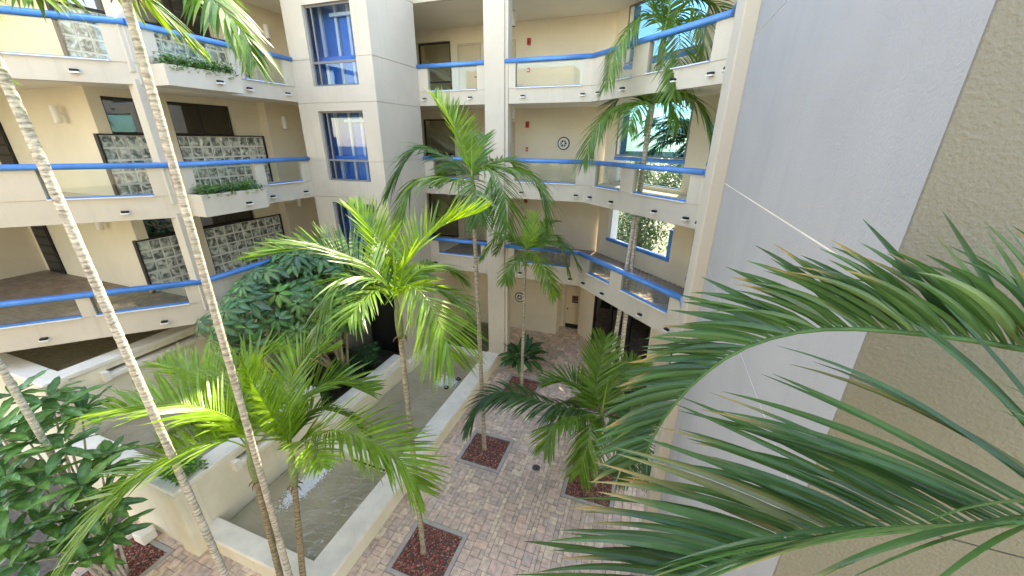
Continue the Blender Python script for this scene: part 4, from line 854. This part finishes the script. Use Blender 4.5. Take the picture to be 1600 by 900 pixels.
def palm(name_key, label, base, crown, r0, r1, lean=None, group='feather palms in the courtyard', fronds=None, ring=.085, shaft=.75, barkcol=(.50, .45, .38), seed=0, dens=25, wd=.0225, nm='feather_palm', rough=1.0):
    rnd = random.Random(seed+11); base = Vector(base); crown = Vector(crown); t = thing(nm, label, 'palm tree', base, group)
    mid = lean or (base.lerp(crown, .5))
    H = (crown-base).length; up = (crown-base).normalized()
    topp = crown-up*shaft
    path, ln = catmull([base-Vector((0, 0, .05)), base.lerp(Vector(mid), .5)*.5+base.lerp(topp, .25)*.5, mid, topp], max(24, int(H/.028)))
    rad = []; cols = []; ph = rnd.uniform(0, 1); acc = 0; step = ln/(len(path)-1); z = 0; nxt = ring
    for i in range(len(path)):
        s_ = i/(len(path)-1); r = r0+(r1-r0)*s_; acc += step
        if i < 6: r *= 1+.35*(1-i/6)
        k = 0
        if acc >= nxt: k = 1; nxt = acc+ring*rnd.uniform(.6, 1.4)
        rad.append(r*(1.026*rough if k else rnd.uniform(.985, 1.012)))
        d = rnd.uniform(.5, .8) if k else rnd.uniform(.85, 1.1); cols.append(tuple(c*d for c in barkcol))
    n = 16; mb = MB(); mb.tube(path, rad, n); mb.c = [c for c in cols for _ in range(n)]
    rr = random.Random(seed)
    mb.v = [tuple(Vector(v)+(Vector(v)-path[i//n])*rr.uniform(-.06, .06)) for i, v in enumerate(mb.v)]
    mb.build('trunk', BARK, t, smooth=True)
    g_ = GREENS['m'][0]; cs = MB(); pth, _ = catmull([topp-up*.03, topp+up*shaft*.3, topp+up*shaft*.65, crown+up*.05], 14)
    rs = [r1*(1.15+.45*math.sin(math.pi*min(1, i/9)))*(1 if i < 8 else 1-.11*(i-7)) for i in range(14)]
    cs.tube(pth, rs, 14, 0, (.20, .24, .10)); cs.build('crownshaft', STEM, t, smooth=True)
    for i in range(5):
        a = i*1.26; p0 = topp+Vector((math.cos(a), math.sin(a), 0))*r1*1.1
        MB().tube([p0, p0+Vector((math.cos(a)*.06, math.sin(a)*.06, -.03-.02*(i % 2))), p0+Vector((math.cos(a)*.08, math.sin(a)*.08, -.10))], [.016, .012, .004], 6, 0, (.16, .10, .05)).build('leaf_scar', STEM, t)
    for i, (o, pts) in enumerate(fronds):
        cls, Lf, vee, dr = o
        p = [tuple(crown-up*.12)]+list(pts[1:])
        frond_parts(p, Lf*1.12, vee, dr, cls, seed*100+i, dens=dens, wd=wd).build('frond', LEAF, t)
    sp = MB(); q = crown+up*.0
    sp.tube([q, q+up*.5+Vector((.02, .01, 0)), q+up*.95+Vector((.05, .0, 0))], [.022, .014, .003], 6, 0, GREENS['b'][0]); sp.build('spear_leaf', STEM, t)
    return t
def auto_fronds(crown, n, Ln, Lf, cls, seed):
    rnd = random.Random(seed); out = []; c = Vector(crown)
    for i in range(n):
        a = i*2.399+rnd.uniform(-.3, .3); e = rnd.uniform(-.1, 1.1); L = Ln*rnd.uniform(.85, 1.1); h = Vector((math.cos(a), math.sin(a), 0))
        pts = [tuple(c)]+[tuple(c+h*L*t*math.cos(e*(1-.3*t))+Vector((0, 0, L*(math.sin(e)*t-(.55+.25*rnd.random())*t*t)))) for t in (.3, .6, 1)]
        out.append(((cls, Lf, .1, .5), pts))
    return out
F_ = FRONDS
palm('yard_a', 'short bright green palm leaning over the near pool, the right one of the pair', (-5.12, 2.9, 0), F_['yard_a'][0][1][0], .056, .046, fronds=F_['yard_a'], seed=1, ring=.06, barkcol=(.34, .27, .17))
palm('yard_b', 'short bright green palm with a long frond drooping to the lower left', (-5.36, 2.75, 0), F_['yard_b'][0][1][0], .056, .046, fronds=F_['yard_b'], seed=2, ring=.06, barkcol=(.36, .29, .19))
palm('pit_a', 'slender palm in the nearest lava rock bed, crown in front of the tower', (-3.65, 4.62, 0), F_['pit_a'][0][1][0], .056, .042, fronds=F_['pit_a'], seed=3, barkcol=(.42, .37, .29))
palm('pit_b', 'tall slender palm with an upright yellow green frond in front of the column', (-3.62, 7.8, 0), F_['pit_b'][0][1][0], .062, .046, fronds=F_['pit_b'], seed=4, barkcol=(.44, .39, .32))
palm('pit_c', 'small palm in front of the potted plant, crown at the lowest blue handrail', (-3.54, 10.95, 0), F_['pit_c'][0][1][0], .058, .044, fronds=F_['pit_c'], seed=5, shaft=.55, barkcol=(.46, .41, .34))
palm('twin_a', 'taller of the twin trunked palms against the sky openings', (-.60, 11.0, 0), F_['twin_a'][0][1][0], .066, .052, fronds=F_['twin_a'], seed=6, barkcol=(.58, .54, .48), dens=21, wd=.021)
palm('twin_b', 'shorter of the twin trunked palms, crown at the middle gallery', (-.26, 11.05, 0), F_['twin_b'][0][1][0], .072, .055, fronds=F_['twin_b'], seed=7, barkcol=(.58, .54, .48), dens=23, wd=.021)
palm('pit_d', 'low wide dark green palm on the paving in front of the twin trunks', (-.45, 7.65, 0), F_['pit_d'][0][1][0], .06, .05, fronds=F_['pit_d'], seed=8, shaft=.6, dens=28, wd=.027, barkcol=(.35, .34, .24))
palm('tall', 'tall ringed palm trunk with a hanging frond, crown above the view', (-5.17, 2.82, 0), F_['tall'][0][1][0], .047, .042, fronds=F_['tall'], seed=9, ring=.07, rough=1.0, barkcol=(.60, .54, .45), dens=30)
palm('t1', 'pale mottled palm trunk slanting across the far left, crown above the view', (-6.2, 2.45, 0), (-6.85, 2.5, 10.6), .055, .05, fronds=auto_fronds((-6.85, 2.5, 10.6), 9, 2.0, .5, 'm', 4), seed=10, ring=.055, rough=1.0, barkcol=(.66, .62, .54))
palm('t0', 'mottled grey palm trunk rising behind the big leaved plant', (-9.17, 2.1, 0), (-9.4, 2.05, 9.5), .050, .045, fronds=auto_fronds((-9.4, 2.05, 9.5), 9, 2.0, .5, 'm', 5), seed=12, ring=.07, barkcol=(.58, .57, .50))
# foreground palm: every leaflet is its own piece
nt_ = thing('feather_palm', 'large dark green palm fronds reaching in close to the camera', 'palm tree', (1.55, .55, 0), 'feather palms in the courtyard')
bp, _ = catmull([(1.55, .55, -.05), (1.52, .55, 3), (1.5, .55, 6.2)], 200); mb = MB(); mb.tube(bp, [.10*(1.06 if i % 3 == 0 else .99) for i in range(200)], 14, 0, (.5, .45, .38)); mb.build('trunk', BARK, nt_, smooth=True)
for k, (o, pts) in enumerate(F_['near']):
    pts = [(1.5, .55, 6.3 if k == 0 else 6.25), (1.42, .72, pts[0][2]-.35)]+list(pts)
    each = []
    rm = frond_parts(pts, o[1], o[2], o[3], 'n', 70+k, dens=54, wd=.012, segs=9, fold=True, s0=.30, fw=(60, 42)[k], tap=(.84, .66)[k], each=each, rach=.017)
    rc = rm.build('frond', STEM, nt_, smooth=True)
    for e in each: e.build('leaflet', LEAF, rc)

# ------------------------------------------------------------------ broad leaved plants
def leaf_mesh(L, w, curl, col, segs=6, fold=.25, name='leaf', mat=None, fr=False):
    mb = MB(); vs = []; cs = []; fs = []
    for k in range(segs+1):
        t = k/segs; ww = w*(math.sin(math.pi*(.04+.94*t**.85)))**.8; y = L*t; z = -curl*L*t*t+.0
        e = .006*math.sin(k*2.1)*L*4
        vs += [(-ww, y, z+ww*fold+e), (0, y, z-.0), (ww, y, z+ww*fold-e)]
        cs += [col, tuple(min(1, c*1.55+.02) for c in col), col]
        if k < segs: o = k*3; fs += [(o, o+1, o+4, o+3), (o+1, o+2, o+5, o+4)]
    mb.add(vs, fs, 0, cs); return mb
def aim(d, roll=0):
    d = Vector(d).normalized(); q = d.to_track_quat('Y', 'Z'); return q @ Quaternion((0, 1, 0), roll)
# big leaved plant by the terrace wall
pl = thing('broadleaf_shrub', 'big leaved dark green shrub with pale stems at the lower left', 'shrub', (-9.2, 2.1, 0))
ROS = [(-9.75, 2.54, 3.63), (-9.34, 1.57, 3.12), (-9.07, 2.18, 3.26), (-8.53, 2.04, 2.73), (-8.5, 1.56, 2.07), (-8.84, 1.21, 2.36), (-10.58, 2.34, 3.86), (-9.64, 2.74, 3.45), (-8.76, 2.38, 2.64), (-8.87, 1.52, 2.3), (-8.51, 1.88, 2.32), (-8.15, 1.92, 1.81), (-9.64, 2.02, 3.36), (-9.1, 1.78, 2.86), (-9.97, 1.86, 3.53), (-8.54, 2.14, 2.15), (-8.56, 1.17, 2.02), (-8.19, 1.52, 1.71), (-8.84, 2.6, 2.81), (-9.16, 1.38, 2.77), (-10.3, 2.65, 3.7)]
BLM = [leaf_mesh(.58, .088, c, col, segs=8).mesh('leaf', LEAFG) for c, col in ((.15, (.06, .16, .04)), (.3, (.075, .195, .045)), (.05, (.052, .145, .045)), (.22, (.10, .235, .05)))]
rnd = random.Random(21)
for i, p in enumerate(ROS):
    p = Vector(p); b = Vector((-9.25+rnd.uniform(-.25, .25), 2.0+rnd.uniform(-.2, .2), .0)); md = b.lerp(p, .55)+Vector((0, 0, .25))
    pa, _ = catmull([b, md, p], 14); MB().tube(pa, [.03-.016*k/13 for k in range(14)], 7, 0, (.46, .43, .36)).build('stem', STEM, pl, smooth=True)
    for k in range(12):
        a = k*2.399+rnd.uniform(-.2, .2); el = rnd.uniform(-.35, .75); d = Vector((math.cos(a)*math.cos(el), math.sin(a)*math.cos(el), math.sin(el)))
        link('leaf', rnd.choice(BLM), pl, p+d*.03, aim(d, rnd.uniform(-.3, .3)), rnd.uniform(.7, 1.1))
# umbrella tree in the planter
ut = thing('umbrella_tree', 'dense dark green umbrella tree in the planter before the tower', 'tree', (-9.3, 7.8, .86))
def compound(col, seed):
    r_ = random.Random(seed); mb = MB(); n = 8
    for k in range(n):
        a = k*2*math.pi/n+r_.uniform(-.12, .12); lm = leaf_mesh(.34*r_.uniform(.85, 1.1), .062, .18, tuple(c*r_.uniform(.85, 1.15) for c in col), segs=4)
        q = aim((math.cos(a), math.sin(a), -.32+r_.uniform(-.12, .1))); off = q @ Vector((0, .05, 0))
        mb.add([tuple(q @ Vector(v)+off) for v in lm.v], lm.f, 0, lm.c)
    return mb.mesh('leaf', LEAFG)
CMP = [compound(c, i) for i, c in enumerate([(.045, .13, .045), (.06, .165, .05), (.04, .115, .045), (.08, .195, .05), (.055, .145, .06), (.10, .23, .05)])]
rnd = random.Random(33); cen = Vector((-9.25, 7.65, 3.95)); nleaf = 0; ends = []
while nleaf < 230:
    a, e = rnd.uniform(0, 6.283), math.asin(rnd.uniform(-.9, 1)); rr_ = rnd.uniform(.72, 1.05)
    lump = 1+.13*math.sin(3*a+1)*math.cos(2*e)
    d = Vector((math.cos(a)*math.cos(e), math.sin(a)*math.cos(e), math.sin(e)))
    p = cen+Vector((d.x*1.35, d.y*2.45, d.z*1.6))*rr_*lump
    if p.y > 9.75 or p.x < -10.9 or (p.x < -10.35 and p.z > 3.5 and p.y > 5.9): continue
    up = (d*.8+Vector((.2, -.35, .75))).normalized(); q = up.to_track_quat('Z', 'Y') @ Quaternion((0, 0, 1), rnd.uniform(0, 6.28))
    link('leaf', rnd.choice(CMP), ut, p, q, rnd.uniform(.75, 1.3)); nleaf += 1
    if nleaf % 16 == 0: ends.append(p)
for i, p in enumerate(ends):
    b = Vector((-9.0+.12*(i % 4), 8.3-.1*(i % 3), .8)); pa, _ = catmull([b, b.lerp(p, .4)+Vector((0, 0, .4)), p], 14)
    MB().tube(pa, [.055-.04*k/13 for k in range(14)], 8, 0, (.36, .29, .20)).build('trunk' if i < 4 else 'branch', STEM, ut, smooth=True)
# grassy fan plants at the foot of the tower
def fan_plant(name, label, c, n, L, w, col, grp, hmax=.8):
    t = thing(name, label, 'plant', c, grp); rnd = random.Random(int(abs(c[0]*70+c[1]*30)))
    for k in range(n):
        a = rnd.uniform(0, 6.283); r_ = rnd.uniform(0, 1)**.5*.42; h = rnd.uniform(.35, 1)*hmax; tip = Vector((c[0]+math.cos(a)*r_, c[1]+math.sin(a)*r_, c[2]+h))
        mb = MB(); mb.tube([Vector(c)+Vector((math.cos(a)*.08, math.sin(a)*.08, 0)), tip], [.008, .005], 5, 0, tuple(v*.7 for v in col))
        for q in range(11):
            b = q*.571+rnd.uniform(-.1, .1); lm = leaf_mesh(L*rnd.uniform(.8, 1.1), w, .35, tuple(v*rnd.uniform(.7, 1.3) for v in col), segs=3)
            qq = aim((math.cos(b), math.sin(b), rnd.uniform(-.1, .45))); mb.add([tuple(qq @ Vector(v)+tip) for v in lm.v], lm.f, 0, lm.c)
        mb.build('fan_leaf', LEAFG, t)
fan_plant('fan_plant', 'dark glossy clump of narrow leaved plants at the corner of the tower', (-8.55, 8.9, .86), 26, .30, .014, (.022, .085, .022), None, .95)
fan_plant('fan_plant', 'dark narrow leaved clump filling the planter beside the pool ledge', (-8.55, 7.75, .86), 26, .30, .014, (.026, .10, .024), None, .85)
fan_plant('fan_plant', 'dark narrow leaved clump at the near end of the planter', (-8.75, 6.9, .86), 14, .28, .014, (.03, .11, .026), None, .7)
fan_plant('papyrus', 'thin pale green umbrella papyrus standing in the terrace basin', (-9.6, 4.3, 1.4), 9, .26, .006, (.16, .25, .06), None, 1.0)
def leafy(name, label, x0, x1, y0, y1, z, h, n, size, cols, cat='plant', grp=None, over=0):
    t = thing(name, label, cat, ((x0+x1)/2, (y0+y1)/2, z), grp); rnd = random.Random(int(abs(y0*100+z*10))); mb = MB()
    for i in range(n):
        p = Vector((rnd.uniform(x0, x1)+(over*rnd.random()**2 if over else 0), rnd.uniform(y0, y1), z+rnd.random()**.7*h*(1-.3*math.sin(i))))
        if p.x > x1: p.z = z-rnd.random()*.10+.05
        lm = leaf_mesh(size*rnd.uniform(.6, 1.3), size*.34, .3, tuple(v*rnd.uniform(.7, 1.35) for v in rnd.choice(cols)), segs=2)
        q = aim((rnd.uniform(-1, 1), rnd.uniform(-1, 1), rnd.uniform(-.1, .9))); mb.add([tuple(q @ Vector(v)+p) for v in lm.v], lm.f, 0, lm.c)
    stuff(mb.build('foliage', LEAFG, t)); return t
HG = [(.06, .16, .03), (.08, .19, .035), (.05, .13, .03), (.11, .22, .05)]
leafy('planter_foliage', 'low green plants in the top planter box', -10.5, -10.02, 6.16, 7.72, 9.72, .22, 1500, .07, HG, over=.05)
leafy('planter_foliage', 'low green plants in the middle planter box', -10.5, -10.02, 6.16, 7.72, 6.99, .20, 1500, .07, HG, over=.05)
leafy('creeper', 'bright green creeper spilling over the corner of the low terrace wall', -8.75, -8.15, 3.05, 3.6, 1.78, .22, 420, .085, [(.09, .24, .03), (.12, .28, .04), (.06, .17, .03)])
# potted plant
pt = thing('potted_plant', 'dark broad leaved plant in a cream pot near the column', 'potted plant', (-3.92, 12.1, 0))
prof = [(.17, 0), (.20, .03), (.235, .15), (.27, .32), (.285, .40), (.30, .42), (.30, .47), (.265, .47), (.25, .38)]
MB().lathe((-3.92, 12.1, 0), prof, 28).build('pot', COPING, pt, smooth=True)
MB().lathe((-3.92, 12.1, .37), [(.25, 0), (.25, .02)], 20).build('soil', SOIL, pt)
PL = [leaf_mesh(.62, .13, c, col, segs=6).mesh('leaf', LEAFG) for c, col in ((.35, (.025, .10, .025)), (.55, (.035, .13, .03)), (.2, (.022, .085, .028)))]
rnd = random.Random(8)
for k in range(46):
    a = k*2.399; el = rnd.uniform(.15, 1.2); d = Vector((math.cos(a)*math.cos(el), math.sin(a)*math.cos(el), math.sin(el))); b = Vector((-3.92, 12.1, .40))+Vector((math.cos(a)*.08, math.sin(a)*.08, 0)); p = b+d*rnd.uniform(.15, .42)
    MB().tube([b, p], [.008, .006], 5, 0, (.05, .13, .03)).build('stalk', STEM, pt)
    link('leaf', rnd.choice(PL), pt, p, aim(d+Vector((0, 0, -.15))), rnd.uniform(.75, 1.1))
# small planter block by the shrub
t = thing('stone_block', 'small cream stone block on the paving beside the big leaved shrub', 'block', (-9.55, 2.75, 0))
MB().box(-9.75, -9.4, 2.62, 2.88, 0, .24).build('block', COPING, t, bevel=.02)

# ------------------------------------------------------------------ outside the galleries
def far_palm(x, y, h, s, label): palm('x', label, (x, y, -.06), (x+.2, y, h), .13, .10, fronds=auto_fronds((x+.2, y, h), 26, 2.8, .7, 'd', s), seed=s, group='palms outside the building', dens=16, wd=.03)
far_palm(1.2, 17.2, 8.4, 41, 'feathery palm outside behind the middle gallery opening')
far_palm(4.2, 17.0, 6.2, 42, 'bushy palm outside seen through the gallery column gap')
far_palm(3.0, 18.4, 8.6, 43, 'farther palm standing beyond the gallery openings')
def bushy(x, y, h, rad, n, s, label):
    t = thing('leafy_tree', label, 'tree', (x, y, -.06), 'trees outside the building'); rnd = random.Random(s)
    MB().tube([(x, y, -.1), (x+.1, y, h*.35), (x, y+.1, h*.7)], [.2, .15, .06], 9, 0, (.2, .15, .1)).build('trunk', STEM, t)
    mb = MB()
    cl = [Vector((x+rnd.gauss(0, .5)*rad, y+rnd.gauss(0, .5)*rad, h*rnd.uniform(.35, 1.0))) for _ in range(26)]
    for i in range(n):
        c = rnd.choice(cl); p = c+Vector((rnd.gauss(0, 1), rnd.gauss(0, 1), rnd.gauss(0, .8)))*rad*.22
        lm = leaf_mesh(rnd.uniform(.16, .3), .05, .3, tuple(v*rnd.uniform(.6, 1.4) for v in (.04, .10, .025)), segs=2); q = aim((rnd.uniform(-1, 1), rnd.uniform(-1, 1), rnd.uniform(-.6, .8)))
        mb.add([tuple(q @ Vector(v)+p) for v in lm.v], lm.f, 0, lm.c)
    mb.build('crown', LEAFG, t)
bushy(-.5, 22, 7.2, 2.2, 11000, 1, 'leafy tree outside behind the jamb of the angled gallery')
bushy(5.5, 24, 7.0, 2.5, 11000, 2, 'leafy tree farther outside beyond the column')
bushy(9.5, 19, 5.6, 2.2, 8000, 3, 'leafy tree outside at the edge of the last gallery opening')

# ------------------------------------------------------------------ wing behind the viewpoint, closing the court
rear = thing('residential_wing', 'cream gallery wing closing the court behind the viewpoint', 'building', (-6, -3, 0))
mb = MB()
for z0, z1 in ((0, .1), (3.74, 4.32), (6.52, 7.04), (9.36, 9.77)): mb.box(-14, 4.5, -6.4, -4.0, z0, z1)
mb.build('floor_slab', CREAM, rear)
MB().box(-14, -6, -6.4, -4.2, 9.8, 13).build('added_shade_block', INNER, rear)  # unseen block added to shade the galleries of the opposite wing
MB().box(-14, 4.5, -6.6, -6.41, 0, 9.77).build('wall', INNER, rear)
for z in (6.55, 9.4): MB().box(-3, .85, -4.0, -.4, z, z+.28).build('balcony_slab', CREAM, rear)
